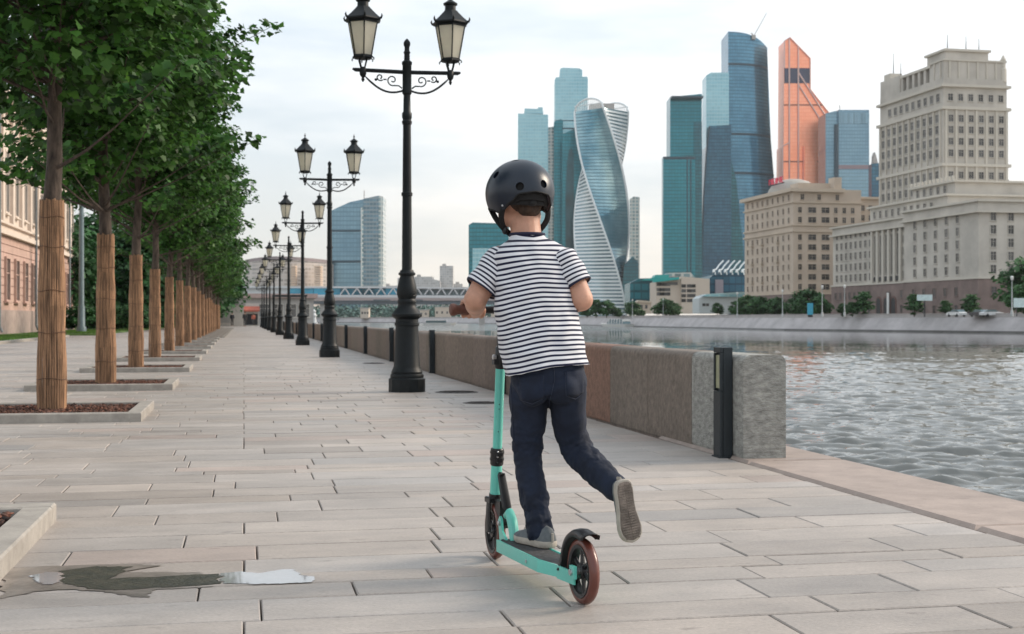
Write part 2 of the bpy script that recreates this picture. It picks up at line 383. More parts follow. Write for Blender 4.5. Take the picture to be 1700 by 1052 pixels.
for i, (a, b) in enumerate(zip(joints[:-1], joints[1:])):
    z1 = .655
    if i == 0:
        me = wall_block(a, b, z1, (1.25, 1.25, 1.22), M_gran_end).mesh('stone_block', M_gran_end, fix=True, tint=True)
        me = evalmesh(me, [('BEVEL', dict(width=.03, segments=3, limit_method='ANGLE', angle_limit=rad(60)))], 'stone_block')
        link('stone_block', me, wall, label='pale grey rough end block'); continue
    k = random.gauss(.80, .06); tint = (k * random.uniform(.98, 1.06), k, k * random.uniform(.92, 1))
    if i == 3: tint = (.94, .66, .55)
    if i in (1, 2): tint = (.74, .76, .74)
    me = wall_block(a, b, z1 + random.uniform(-.004, .004), tint, M_gran).mesh('stone_block', M_gran, smooth=30, fix=True, tint=True)
    link('stone_block', me, wall)

# bollard lights against the wall
M_boll = mat('bollard_paint', (.022, .030, .036), .5, var=.1, metal=.2, bump=.1)
M_lens = mat('dull_lamp_lens', (.30, .31, .20), .3, var=.2, scale=12)
def bollard(label, y_):
    t = thing('bollard_light', label, 'bollard light', (2.985, y_, 0), 0, 'dark bollard lights along the embankment wall')
    m = MB(); a, w = .042, .062
    # body with a slot cut in the -Y side near the top
    m.box(-a + .022, a, -w, w, 0, .70); m.box(-a, -a + .021, -w, w, 0, .42); m.box(-a, -a + .021, -w, w, .665, .70)
    m.box(-a, -a + .021, -w, -w + .018, .422, .663); m.box(-a, -a + .021, w - .018, w, .422, .663)
    me = evalmesh(m.mesh('body', M_boll, fix=True), [('BEVEL', dict(width=.004, segments=2, limit_method='ANGLE'))], 'body'); link('body', me, t)
    m = MB(); m.box(-a + .010, -a + .020, -w + .020, w - .020, .44, .65); m.build('lens', M_lens, t)
    m = MB(); m.box(-a - .008, a, -w - .008, w + .008, 0, .010); m.build('base_plate', M_boll, t)
    return t
b0 = bollard('nearest dark bollard light, beside the grey end block of the wall', 7.99)
index_kids()
BY = [15.4, 21.3, 27.3, 33.3, 39.7] + [39.7 + 6.3*k for k in range(1, 12)]
blab = ['dark bollard light half hidden behind the scooter pole', 'dark bollard light just right of the nearest lamp post', 'dark bollard light hidden behind the nearest lamp post', 'dark bollard light between the two nearest lamp posts, nearer of two', 'dark bollard light between the two nearest lamp posts, farther of two']
for i, y_ in enumerate(BY): dup(b0, (2.985, y_, 0), 0, blab[i] if i < 5 else 'far dark bollard light against the embankment wall beyond the second lamp post')

# ------------------------------------------------------------------ street lamps
M_cast = mat('black_cast_iron', (.006, .009, .011), .5, var=.2, metal=.0, scale=12, bump=.35, bscale=70, spec=.3, bdist=.003)
M_pane = mat('frosted_lantern_glass', (.92, .89, .80), .28, var=.04, scale=5, trans=.62)
def spiral(c, r0, r1, a0, a1, n=22):
    return [(c[0] + (r0+(r1-r0)*k/n)*math.cos(a0+(a1-a0)*k/n), 0, c[1] + (r0+(r1-r0)*k/n)*math.sin(a0+(a1-a0)*k/n)) for k in range(n+1)]
def street_lamp(label):
    t = thing('street_lamp', label, 'street lamp', (1.93, 15.93, 0), 0, 'black twin-lantern street lamps in a row')
    m = MB(); m.lathe([(.222, 0), (.222, .155), (.205, .17)], 12); m.build('plinth', M_cast, t, smooth=25)
    m = MB(); m.lathe([(.200, .17), (.204, .19), (.196, .215), (.185, .222), (.190, .24), (.176, .27), (.160, .31), (.138, .79), (.150, .80), (.150, .83), (.140, .84), (.138, .875), (.182, .91), (.186, .935), (.165, .955), (.150, .985), (.115, 1.02), (.108, 1.06), (.115, 1.075), (.115, 1.10), (.104, 1.12)], 24); m.build('pedestal', M_cast, t, smooth=35)
    m = MB(); m.lathe([(.104, 1.12), (.122, 1.17), (.124, 1.22), (.108, 1.30), (.092, 1.36), (.084, 1.40), (.102, 1.41), (.104, 1.43), (.086, 1.445), (.078, 1.47)], 20); m.build('bulb_ring', M_cast, t, smooth=35)
    m = MB(); m.lathe([(.062, 1.47), (.056, 2.36), (.068, 2.365), (.068, 2.40), (.055, 2.41), (.048, 3.22), (.058, 3.23), (.062, 3.26), (.050, 3.28), (.060, 3.31), (.060, 3.36), (.046, 3.38), (.042, 3.58), (.058, 3.60), (.060, 3.64), (.055, 3.66), (.055, 3.94), (.062, 3.95), (.062, 3.98), (.036, 4.0), (.034, 4.08), (.044, 4.09), (.030, 4.12), (.030, 4.16), (.040, 4.18), (.042, 4.21), (.030, 4.235), (.008, 4.26)], 16); m.build('shaft', M_cast, t, smooth=35)
    m = MB(); m.tube([(-.655, 0, 3.875), (-.62, 0, 3.865), (0, 0, 3.855), (.62, 0, 3.865), (.655, 0, 3.875)], [.012, .024, .026, .024, .012], 8); m.build('crossarm', M_cast, t, smooth=True)
    for s in (-1, 1):
        m = MB(); main = []
        for k in range(15):
            q = k/14; x = .055 + .46*q; z = 3.63 - .03*math.sin(q*PI*.7)*0 + .17*(q**1.7) - .055*math.sin(PI*q)
            main.append((s*x, 0, z))
        m.tube(main, [.013]*13 + [.010, .006], 6)
        for c, r0, a0, a1 in (((.175, 3.755), .070, -2.0, 5.6), ((.325, 3.785), .044, -2.4, 4.6)):
            m.tube([(s*p[0], 0, p[2]) for p in spiral(c, r0, .014, a0, a1)], .0085, 6)
        m.tube([(s*.06, 0, 3.66), (s*.10, 0, 3.69), (s*.145, 0, 3.69)], .009, 6)
        m.tube([(s*.245, 0, 3.76), (s*.285, 0, 3.76)], .009, 6); m.ball((s*.375, 0, 3.755), .018, 8, 5)
        m.build('scroll_bracket', M_cast, t, smooth=True)
        X = s * .53
        ln = MB().lathe([(.006, 3.72), (.022, 3.75), (.014, 3.77), (.036, 3.80), (.042, 3.83), (.042, 3.88), (.030, 3.90)], 10, (X, 0, 0))
        lt = ln.build('lantern', M_cast, t, smooth=35)     # the socket carries the lantern's pieces
        m = MB()
        for k in range(4):
            a = PI/4 + k*PI/2; ca, sa = math.cos(a), math.sin(a)
            m.tube([(X+.030*ca, .030*sa, 3.89), (X+.062*ca, .062*sa, 3.985), (X+.05*ca, .05*sa, 4.0)], .010, 6)
        m.lathe([(.03, 3.985), (.10, 3.995), (.125, 4.01), (.125, 4.03), (.115, 4.04)], 6, (X, 0, 0), rot=PI/6)
        for k in range(6):
            a = PI/6 + k*PI/3; m.tube([(X+.12*math.cos(a), .12*math.sin(a), 4.02), (X+.145*math.cos(a), .145*math.sin(a), 4.0), (X+.14*math.cos(a), .14*math.sin(a), 3.98)], .008, 5)
        for k in range(6):
            a = PI/6 + k*PI/3; m.tube([(X+.113*math.cos(a), .113*math.sin(a), 4.035), (X+.188*math.cos(a), .188*math.sin(a), 4.425)], .0085, 6)
        m.lathe([(.196, 4.418), (.200, 4.44), (.19, 4.45)], 6, (X, 0, 0), rot=PI/6); m.build('cage', M_cast, lt, smooth=25)
        for k in range(6):
            a, b = PI/6 + k*PI/3 + .055, PI/6 + (k+1)*PI/3 - .055; m = MB()
            pts = [(.108, a, 4.042), (.108, b, 4.042), (.183, b, 4.42), (.183, a, 4.42)]
            m.add([(X+r*math.cos(w_), r*math.sin(w_), z) for r, w_, z in pts] + [(X+(r-.006)*math.cos(w_), (r-.006)*math.sin(w_), z) for r, w_, z in pts],
                  [(0,1,2,3), (7,6,5,4), (0,4,5,1), (1,5,6,2), (2,6,7,3), (3,7,4,0)]); m.build('pane', M_pane, lt)
        m = MB(); m.lathe([(.215, 4.445), (.235, 4.46), (.232, 4.475), (.17, 4.53), (.10, 4.60), (.085, 4.62)], 6, (X, 0, 0), rot=PI/6)
        for k in range(6):
            a = PI/6 + k*PI/3; ca, sa = math.cos(a), math.sin(a)
            m.tube([(X+.20*ca, .20*sa, 4.47), (X+.238*ca, .238*sa, 4.475), (X+.250*ca, .250*sa, 4.50), (X+.244*ca, .244*sa, 4.525)], [.018, .016, .012, .004], 6)
        m.build('roof', M_cast, lt, smooth=25)
        m = MB(); m.lathe([(.07, 4.60), (.066, 4.68), (.085, 4.69), (.088, 4.71), (.055, 4.73), (.03, 4.75), (.012, 4.76), (.012, 4.79), (.022, 4.80), (.010, 4.82), (.004, 4.86)], 12, (X, 0, 0)); m.build('finial', M_cast, lt, smooth=35)
    return t
lamp0 = street_lamp('nearest and tallest looking black street lamp with two lanterns, left of the child')
index_kids()
LY = [15.93, 30.6, 44.7, 58.6, 72.8, 87, 101, 115, 129, 143]
lname = ['', 'second black twin-lantern lamp along the pavement', 'third black twin-lantern lamp along the pavement', 'fourth black twin-lantern lamp along the pavement', 'fifth black twin-lantern lamp along the pavement, its left lantern clear against the sky']
for i, y_ in enumerate(LY[1:], 1):
    dup(lamp0, (1.93 - .004*i, y_, 0), rad(random.uniform(-3, 3)), lname[i] if i < 5 else 'far black twin-lantern lamp overlapping the others at the end of the row', (1.05, 1.05, 1.055))

# ------------------------------------------------------------------ air
HZ = 0.00005
m = MB(); m.box(-5200, 6800, -80, 6600, -9, 420); M_haze = bpy.data.materials.new('haze'); M_haze.use_nodes = True; nt = M_haze.node_tree; nt.nodes.clear()
pv = _n(nt, 'ShaderNodeVolumePrincipled'); pv.inputs['Color'].default_value = (.86, .90, .94, 1); pv.inputs['Density'].default_value = HZ; pv.inputs['Anisotropy'].default_value = .2
nt.links.new(pv.outputs[0], _n(nt, 'ShaderNodeOutputMaterial').inputs['Volume'])
haze = m.build('haze', M_haze, kind='stuff')
# ------------------------------------------------------------------ planters and the tree row
M_kerb = mat('grey_kerb_granite', (.36, .33, .295), .75, var=.12, scale=9, bump=.6, bscale=70, detail=9, bdist=.004)
M_chip = mat('bark_mulch', (.13, .055, .036), .85, var=.5, scale=14, bump=.6, attr='rnd', avar=.75)
M_soil = mat('mulch_bed', (.040, .020, .014), .95, var=.4, scale=20, bump=1)
def planter(label, x0, x1, y0, y1, chips):
    t = thing('tree_planter', label, 'planter', (x0, y0, 0), 0, 'square planters with bark mulch along the tree row'); w, h = .125, .08; X, Y = x1 - x0, y1 - y0
    for a in ((0, X, 0, w), (0, X, Y-w, Y), (0, w, w+.003, Y-w-.003), (X-w, X, w+.003, Y-w-.003)):
        m = MB(); m.cbox(*a, -.02, h + random.uniform(-.001, .001), .008); m.build('kerb_stone', M_kerb, t)
    m = MB(); m.box(w, X-w, w, Y-w, -.02, .035); m.build('soil', M_soil, t, kind='stuff')
    n = chips; P = RNG.random((n, 3)) * (X-2*w-.05, Y-2*w-.05, .03) + (w+.025, w+.025, .035)
    A = RNG.random(n) * 6.28; tl = RNG.normal(0, .35, (n, 2)); L = RNG.uniform(.015, .045, n); Wd = L * RNG.uniform(.3, .7, n); hh = .006
    V = []; ca, sa = np.cos(A), np.sin(A)
    for sx, sy, sz in ((-1, -1, -1), (1, -1, -1), (1, 1, -1), (-1, 1, -1), (-1, -1, 1), (1, -1, 1), (1, 1, 1), (-1, 1, 1)):
        lx, ly = sx*L*.5*(1 if sz < 0 else .8), sy*Wd*.5*(1 if sz < 0 else .7)
        V.append(np.stack([P[:, 0] + lx*ca - ly*sa, P[:, 1] + lx*sa + ly*ca, P[:, 2] + sz*hh*.5 + lx*tl[:, 0] + ly*tl[:, 1]], 1))
    V = np.stack(V, 1).reshape(-1, 3); base = np.arange(n)[:, None] * 8
    F = np.concatenate([base + np.array(f) for f in ((0,3,2,1), (4,5,6,7), (0,1,5,4), (1,2,6,5), (2,3,7,6), (3,0,4,7))])
    r = RNG.random(n); link('mulch', np_mesh('mulch', V, F, M_chip, attrs={'rnd': np.tile(r, 6)}), t, kind='stuff')
    return t
p_near = planter('near stone-edged planter cut off by the left edge of the photo', -2.55, -.80, 4.25, 6.05, 3500)
p1 = planter('planter with bark mulch under the nearest wrapped tree', -2.60, -.86, 11.72, 13.38, 3800)
index_kids()
PY = [16.82] + [22.5 + 5.75*k for k in range(0, 18)]
ordw = ['second', 'third', 'fourth', 'fifth', 'sixth', 'seventh', 'eighth']
for i, y_ in enumerate(PY): dup(p1, (-2.60 - .02*i*(i < 8), y_, 0), 0, (f'{ordw[i]} planter in the row, under the {ordw[i]} wrapped tree' if i < 7 else 'thin far planter kerb among the farthest wrapped trees'))

M_bark = mat('tree_bark', (.085, .062, .048), .9, var=.35, scale=18, bump=1.0, bscale=40, stretch=(1, 1, .35), bdist=.01)
M_reed = mat('reed_wrap', (.40, .225, .125), .75, var=.38, scale=34, bump=.7, bscale=60, stretch=(1.6, 1.6, .10), attr='rnd', avar=.38, bdist=.004)
M_wire = mat('tie_wire', (.12, .06, .035), .6)
M_leafs = [mat('maple_leaf_%s' % k, c, .50, col2=(.020, .072, .018), scale=1.8, attr='rnd', avar=.72, trans=.40, spec=.3) for k, c in (('green', (.072, .170, .028)),)]  # yellower patches are a sunlit tone mixed into the leaf colour
M_leaf = M_leafs[0]
M_leaf_b = mat('bush_leaf', (.035, .11, .035), .6, var=.3, scale=.6, attr='rnd', avar=.6, trans=.25, spec=.3)
# a maple leaf: five lobes, ten-point outline folded along the midrib
ang = np.array([-90, -58, -32, 2, 28, 58, 90, 122, 152, 178, 212, 238]) * PI/180
rr = np.array([.42, .66, .58, .95, .66, .78, 1.12, .78, .66, .95, .58, .66])
LEAF = np.stack([rr*np.cos(ang), rr*np.sin(ang) + .1, -.22*np.abs(rr*np.cos(ang))], 1)
QUAD = np.array([[-.75, -.2, 0], [0, -.75, .12], [.75, -.15, 0], [.1, 1, .12]])
def leaves(name, C, size, m_, shape=LEAF, droop=.5, out=None, attach=None):
    n = len(C); k = len(shape)
    nx = RNG.normal(0, .55, (n, 3)); nx[:, 2] = np.abs(RNG.normal(.9, .35, n))
    if out is not None: nx += out * droop
    nx /= np.linalg.norm(nx, axis=1)[:, None]
    t = RNG.normal(0, 1, (n, 3)); t -= nx * (t*nx).sum(1)[:, None]; t /= np.linalg.norm(t, axis=1)[:, None]
    b = np.cross(nx, t); sz = size * RNG.uniform(.6, 1.25, n)
    V = (C[:, None, :] + sz[:, None, None] * (shape[None, :, 0, None]*t[:, None] + shape[None, :, 1, None]*b[:, None] + shape[None, :, 2, None]*nx[:, None])).reshape(-1, 3)
    F = np.arange(n*k).reshape(n, k)
    return np_mesh(name, V, F, m_, attrs={'rnd': RNG.random(n)})
def crown_points(nc, nl, cz, R, H, sig, seedx):
    rs = np.random.default_rng(seedx); out = []; cl = []
    for i in range(nc):
        while True:
            p = rs.uniform(-1, 1, 3)
            q = np.linalg.norm(p)
            if q < 1 and (q > .45 or rs.random() < .35): break
        top = p[2]; wfac = 1.0 if top < .2 else 1 - .32*(top-.2)/.8
        c = np.array([p[0]*R*wfac, p[1]*R*wfac, cz + p[2]*H]); cl.append(c)
        m = int(nl * rs.uniform(.6, 1.4)); s = sig * rs.uniform(.7, 1.3)
        q_ = rs.normal(0, 1, (m, 3)); q_ /= np.maximum(1, np.linalg.norm(q_, axis=1) / 2.0)[:, None]; out.append(c + q_ * (s, s, s*.42))
    return np.concatenate(out), cl
def tree_proto(label, seedx, nc=108, nl=165, size=.058, extra=0):
    rs = random.Random(seedx)
    t = thing('street_tree', label, 'tree', (0, 0, 0), 0, 'young maple trees with reed wrapped trunks in a row')
    P, cl = crown_points(nc, nl, 4.65, 1.62, 2.25, .25, seedx)
    tips = []
    for k in range(13):       # stray twigs that stick out of the crown
        a = rs.uniform(0, 6.28); z = rs.uniform(2.7, 5.6); L_ = rs.uniform(1.75, 2.45); tip = Vector((L_*math.cos(a), L_*math.sin(a), z)); tips.append(tip)
        c0 = tip*.60; c0.z = z - .2
        for q in range(4):
            c = c0.lerp(tip, q/3); P = np.concatenate([P, np.array(c) + np.clip(RNG.normal(0, 1, (40 - 7*q, 3)), -1.5, 1.5) * (.13 - .02*q, .13 - .02*q, .06)])
    P = P[P[:, 2] > 2.62 - .30*np.hypot(P[:, 0], P[:, 1])/1.6 + .12*np.sin(P[:, 0]*5) ]
    d = P - np.array([0, 0, 4.3]); d[:, 2] *= .3; nn = np.linalg.norm(d, axis=1)[:, None] + 1e-6
    link('crown', leaves('crown', P, size, M_leaf, out=d/nn), t, kind=None) if False else link('crown', leaves('crown', P, size, M_leaf, out=d/nn), t)
    m = MB(); lean = Vector((rs.uniform(-.06, .06), rs.uniform(-.06, .06), 0))
    tr = [Vector((0, 0, -.02)), Vector((0, 0, .5)), Vector((0, 0, 1.9)), Vector((.01, 0, 2.3)) + lean*.5, Vector((0, .02, 2.9)) + lean, Vector((.03, 0, 3.8)) + lean*1.5, Vector((0, .02, 5.0)) + lean*2, Vector((0, 0, 6.3)) + lean*2]
    m.tube(tr, [.085, .08, .082, .070, .062, .05, .034, .012], 10)
    for i, c in enumerate(sorted(cl, key=lambda c: c[2])[::3] + [np.array(q) for q in tips]):
        c = Vector(c); hz = max(2.25, min(5.6, c.z - .35*math.hypot(c.x, c.y) - .3)); s0 = Vector((lean.x, lean.y, hz)); mid = s0.lerp(c, .5) + Vector((0, 0, -.08 + .1*rs.random()))
        m.tube([s0, s0.lerp(mid, .5) + Vector((rs.uniform(-.04, .04), rs.uniform(-.04, .04), -.02)), mid, c], [.020, .013, .008, .003], 5)
    m.build('trunk', M_bark, t, smooth=True)
    # reed wrap: strips standing proud of each other, tied with wire
    V, F, R_ = [], [], []; n = 34; top = 1.93
    for j in range(n):
        a0, a1 = 2*PI*j/n + .012, 2*PI*(j+1)/n - .012; r0 = rs.uniform(0, .005); o = len(V); z_s = rs.uniform(-.012, .012)
        for zi in range(9):
            z = .0 + (top+z_s)*zi/8; r = .128 - .030*(zi/8) + r0 + .006*math.sin(zi*2.1 + seedx) 
            for a, dr in ((a0, -.006), ((a0+a1)/2, .003), (a1, -.006)): V.append(((r+dr)*math.cos(a), (r+dr)*math.sin(a), z + .035))
        for zi in range(8):
            rv = rs.random()
            for c_ in range(2):
                i0 = o + zi*3 + c_; F.append((i0, i0+1, i0+4, i0+3)); R_.append(rv*.5 + rs.random()*.15)
    wr = link('reed_wrap', np_mesh('reed_wrap', V, F, M_reed, attrs={'rnd': R_}), t)
    for z, tw in ((.30, 0), (.72, .01), (1.1, 0), (1.50, .008), (1.77, 0)):
        m = MB(); r = .1355 - .030*(z/1.93) + .002
        m.tube([(r*math.cos(q*2*PI/20), r*math.sin(q*2*PI/20), z + .035 + .008*math.sin(q*.9+z*7)) for q in range(21)], .0032, 4, cap=False); m.build('tie_wire', M_wire, wr)
    return t
protos = [tree_proto('nearest wrapped maple tree, its trunk the thickest at the left', 11), tree_proto('second wrapped maple tree in the row', 23), tree_proto('third wrapped maple tree in the row', 35)]
index_kids()
TY = [12.7, 17.75, 23.4] + [29.1 + 5.75*k for k in range(15)]
TX = [-1.72, -1.74, -1.80]
for p_, x_, y_, r_ in zip(protos, TX, TY, (.4, 2.3, 4.0)): p_.location = (x_, y_, 0); p_.rotation_euler.z = r_
tn = ['fourth', 'fifth', 'sixth', 'seventh', 'eighth']
for i, y_ in enumerate(TY[3:]):
    if i in (12,): continue
    t = dup(protos[i % 3], (-1.85 - .01*i, y_, 0), random.uniform(0, 6.28), (f'{tn[i]} wrapped maple tree in the row' if i < 5 else 'slender wrapped maple far down the row, its crown merging with its neighbours'), (1, 1, random.uniform(.94, 1.06)))
dup(protos[0], (-2.6, 5.6, 0), 3.0, 'maple whose leaves hang into the top left corner, its trunk out of frame', (.85, .85, .93))
# second tree line on the far side of the promenade
for i, y_ in enumerate(()): pass

# ------------------------------------------------------------------ left side: lawn, shrubs, tall building, lamp pole
M_grass = mat('lawn', (.10, .19, .035), .9, var=.3, scale=1.2, bump=.8, bscale=90)
m = MB(); m.box(-13.6, -8.45, 43, 66, .0, .07); m.build('lawn', M_grass, kind='structure')
m = MB(); m.box(-30, -7.6, 72.5, 166, .004, .075); m.build('lawn', M_grass, kind='structure')
t = thing('lawn_kerb', 'low pale kerb edging the lawn by the pink building', 'kerb', (-8.35, 43, 0))
for k in range(12): m = MB(); m.cbox(-.1, .1, k*2 + .01, k*2 + 1.99, 0, .10, .01); m.build('kerb_stone', M_kerb, t)
rs = np.random.default_rng(5)
P = np.stack([rs.uniform(-13.4, -8.5, 9000), rs.uniform(43.2, 65.8, 9000), np.full(9000, .09)], 1)
P2 = np.stack([rs.uniform(-11.4, -7.7, 7000), rs.uniform(72.7, 100, 7000), np.full(7000, .095)], 1)
M_gblade = mat('grass_blades', (.11, .21, .04), .8, var=.2, attr='rnd', avar=.5, trans=.3)
link('grass', leaves('grass', np.concatenate([P, P2]), .05, M_gblade, shape=np.array([[-.3, 0, 0], [.3, 0, 0], [0, .3, 1.6]])), kind='stuff')

M_pinkw = mat('pink_stucco', (.53, .36, .30), .9, var=.10, scale=1.2, bump=.2)
M_creamw = mat('cream_stucco', (.66, .56, .48), .9, var=.06, scale=.8, bump=.1)
M_plinth = mat('grey_pink_plinth', (.40, .31, .28), .9, var=.12, scale=2, bump=.3)
M_wind = mat('window_glass_dark', (.09, .095, .10), .12, var=.3, scale=.8, objrnd=.4, spec=.8)
M_drain = mat('drainpipe_grey', (.20, .22, .23), .5, metal=.3)
lb = thing('pink_building', 'long pink and cream palace-like building at the left edge', 'building', (-12.4, 55, 0))
m = MB(); m.box(-16, 0, 0, 49, -.2, 1.35); m.build('base_course', M_plinth, lb)
m = MB()
for k in range(9): m.box(-16, -.06, .02, 48.98, 1.352 + k*.44, 1.352 + k*.44 + .40); m.box(-16, -.12, .02, 48.98, 1.352 + k*.44 + .401, 1.352 + k*.44 + .439)
m.build('rusticated_wall', M_pinkw, lb, kind='stuff')
m = MB(); m.box(-16, -.10, .02, 48.98, 5.32, 12.2); m.build('upper_wall', M_creamw, lb)
m = MB(); m.box(-16, .22, -.1, 49.1, 5.31, 5.55); m.build('string_course', M_creamw, lb)
m = MB(); m.box(-16, .10, -.1, 49.1, 5.9, 6.02); m.build('sill_course', M_creamw, lb)
m = MB(); m.box(-16, .55, -.3, 49.3, 12.2, 12.7); m.box(-16, .35, -.2, 49.2, 11.9, 12.199); m.build('cornice', M_creamw, lb)
wm = MB(); wm.box(.0, .02, -.55, .55, 0, 2.3, 0); wm = wm
def win_mesh(w, h, name, mf, mg, f=.10, dep=.12, cross=True, sill=True):
    m = MB()  # local: x = outward, y = along wall, z = up from sill
    m.box(-.02, dep, -w/2-f, -w/2, -f, h+f); m.box(-.02, dep, w/2, w/2+f, -f, h+f); m.box(-.02, dep, -w/2, w/2, h, h+f); m.box(-.02, dep, -w/2, w/2, -f, 0)
    if cross: m.box(-.02, dep*.6, -.03, .03, 0, h); m.box(-.02, dep*.58, -w/2, w/2, h*.64, h*.64+.05)
    if sill: m.box(-.02, dep+.1, -w/2-f-.05, w/2+f+.05, -f-.08, -f-.002)
    m.add([(.03, -w/2, 0), (.03, w/2, 0), (.03, w/2, h), (.03, -w/2, h)], [(0, 1, 2, 3)], 1)
    return m.mesh(name, [mf, mg], fix=False)
W_low = win_mesh(1.1, 2.2, 'window', M_pinkw, M_wind); W_up = win_mesh(1.0, 3.2, 'window', M_creamw, M_wind)
for k in range(16):
    y_ = 1.6 + k*3.05; link('window', W_low, lb, (-.06, y_, 1.9)); link('window', W_up, lb, (-.10, y_, 6.6))
for k in range(15):
    y_ = 3.1 + k*3.05
    m = MB(); m.box(-.12, .10, y_-.28, y_+.28, 6.03, 11.85); m.build('pilaster', M_creamw, lb)
for y_ in (4.0, 16.3, 28.4, 44.0):
    m = MB(); m.tube([(.22, y_, 12), (.22, y_, .5), (.34, y_, .2)], .07, 8); m.build('drainpipe', M_drain, lb, smooth=True)
M_bluepole = mat('blue_grey_pole', (.13, .18, .20), .5, metal=.2)
t = thing('lighting_pole', 'tall blue grey steel pole by the end of the pink building', 'pole', (-9.6, 83.5, 0))
m = MB(); m.lathe([(.30, .07), (.30, .35), (.22, .45), (.20, 1.6), (.16, 1.7), (.13, 9.5)], 14); m.build('shaft', M_bluepole, t, smooth=True)
m = MB(); m.tube([(0, 0, 9.5), (.3, 0, 10.2), (1.2, 0, 10.5)], .05, 6); m.box(1.1, 1.8, -.12, .12, 10.42, 10.56); m.build('lamp_arm', M_bluepole, t)

def bush_tree(name, label, cat, loc, R, H, cz, n, size, seedx, m_=None, trunk=.12, group=None, shape=QUAD, sig=None):
    t = thing(name, label, cat, loc, 0, group); nc = max(14, n // 45)
    P, cl = crown_points(nc, n // nc, cz, R, H, sig or R*.22, seedx)
    P = P[P[:, 2] > .15]; d = P - np.array([0, 0, cz]); d /= (np.linalg.norm(d, axis=1)[:, None] + 1e-6)
    link('crown', leaves('crown', P, size, m_ or M_leaf_b, shape=shape, out=d), t)
    m = MB(); m.tube([(0, 0, 0), (.03, 0, cz*.5), (0, 0, cz + H*.5)], [trunk, trunk*.8, trunk*.2], 7)
    for c in cl[::5]:
        c = Vector(c); s0 = Vector((0, 0, max(.3, c.z - H*.5))); m.tube([s0, s0.lerp(c, .5) + Vector((0, 0, -.05*R)), c], [trunk*.4, trunk*.25, trunk*.08], 4)
    m.build('trunk', M_bark, t, smooth=True); return t
b1 = bush_tree('shade_tree', 'dark green tree behind the pole, seen between the first and second wrapped trunks', 'tree', (-12.5, 118, 0), 4.2, 4.6, 5.2, 9000, .30, 41, group='dense trees behind the lawn')
b2 = bush_tree('shade_tree', 'dark green tree on the lawn seen between the second and third wrapped trunks', 'tree', (-8.5, 112, 0), 3.4, 3.8, 4.4, 7000, .28, 42, group='dense trees behind the lawn')
index_kids()
for i, (x_, y_) in enumerate(((-15, 104), (-6.2, 124), (-9.5, 133), (-14, 140), (-5.6, 140), (-8.3, 152), (-4.6, 158), (-18, 128), (-12, 160))):
    dup((b1, b2)[i % 2], (x_, y_, 0), random.uniform(0, 6), 'dense dark green tree of the wood glimpsed between the wrapped trunks')
s1 = bush_tree('shrub', 'rounded shrub on the lawn at the foot of the dark trees', 'shrub', (-7.6, 96, .07), 1.5, 1.0, .95, 2200, .14, 43, trunk=.04, group='shrubs under the trees')
index_kids()
for x_, y_ in ((-6.9, 104), (-9.6, 101), (-6.3, 116), (-11, 97)): dup(s1, (x_, y_, .07), random.uniform(0, 6), 'rounded shrub on the lawn, partly hidden by the tree row')

# ------------------------------------------------------------------ end of the promenade
M_white = mat('pale_render', (.60, .56, .51), .85, var=.06); M_conc = mat('pale_concrete', (.42, .40, .38), .85, var=.1, scale=.5)
M_dark = mat('dark_metal', (.03, .032, .035), .5, metal=.3); M_red = mat('red_awning', (.50, .13, .08), .6)
t = thing('white_kiosk', 'low pale kiosk wall closing the end of the promenade', 'kiosk', (-1.0, 163, 0))
m = MB(); m.box(-2.6, 1.0, 0, 3, 0, 2.5); m.build('wall', M_white, t); m = MB(); m.box(-2.8, 1.2, -.2, 3.2, 2.5, 2.72); m.build('roof', M_conc, t); m = MB(); m.box(-1.9, -.6, -.04, -.002, .4, 1.9); m.build('shutter', M_conc, t)
t = thing('snack_kiosk', 'small kiosk with a red awning at the end of the promenade', 'kiosk', (.9, 175, 0))
m = MB(); m.box(-.9, 1.0, 0, 2.6, 0, 2.9); m.build('wall', M_white, t); m = MB(); m.box(-.75, .85, -.05, -.002, .1, 1.5); m.build('counter_opening', M_dark, t); m = MB(); m.add([(-1, -.9, 2.0), (1.1, -.9, 2.0), (1.1, -.01, 2.5), (-1, -.01, 2.5), (-1, -.9, 1.8), (1.1, -.9, 1.8)], [(0, 1, 2, 3), (0, 4, 5, 1)]); m.build('awning', M_red, t)
M_pinkbr = mat('low_pink_roof', (.45, .33, .30), .8, var=.1)
t = thing('embankment_pavilion', 'pale flat-roofed pavilion behind the last street lamps', 'pavilion', (2.0, 215, 0))
m = MB(); m.box(-4, 9, 0, 16, 0, 4.2); m.build('wall', M_conc, t); m = MB(); m.box(-4.6, 9.6, -.8, 16.6, 4.2, 4.9); m.build('roof', M_pinkbr, t)
Wd = win_mesh(1.6, 2.0, 'window', M_white, M_wind)
for k in range(6): link('window', Wd, t, (-3 + k*2.1, 0, 1.2), (0, 0, -PI/2))
t = thing('landing_canopy', 'dark thin canopy frame on posts behind the far street lamps', 'canopy', (3.6, 172, 0))
m = MB(); m.box(0, 4.4, 0, 7, 3.75, 3.95); m.build('roof', M_dark, t)
for x_ in (.2, 2.2, 4.2):
    for y_ in (.3, 6.7): m = MB(); m.box(x_-.08, x_+.08, y_-.08, y_+.08, 0, 3.75); m.build('post', M_dark, t)
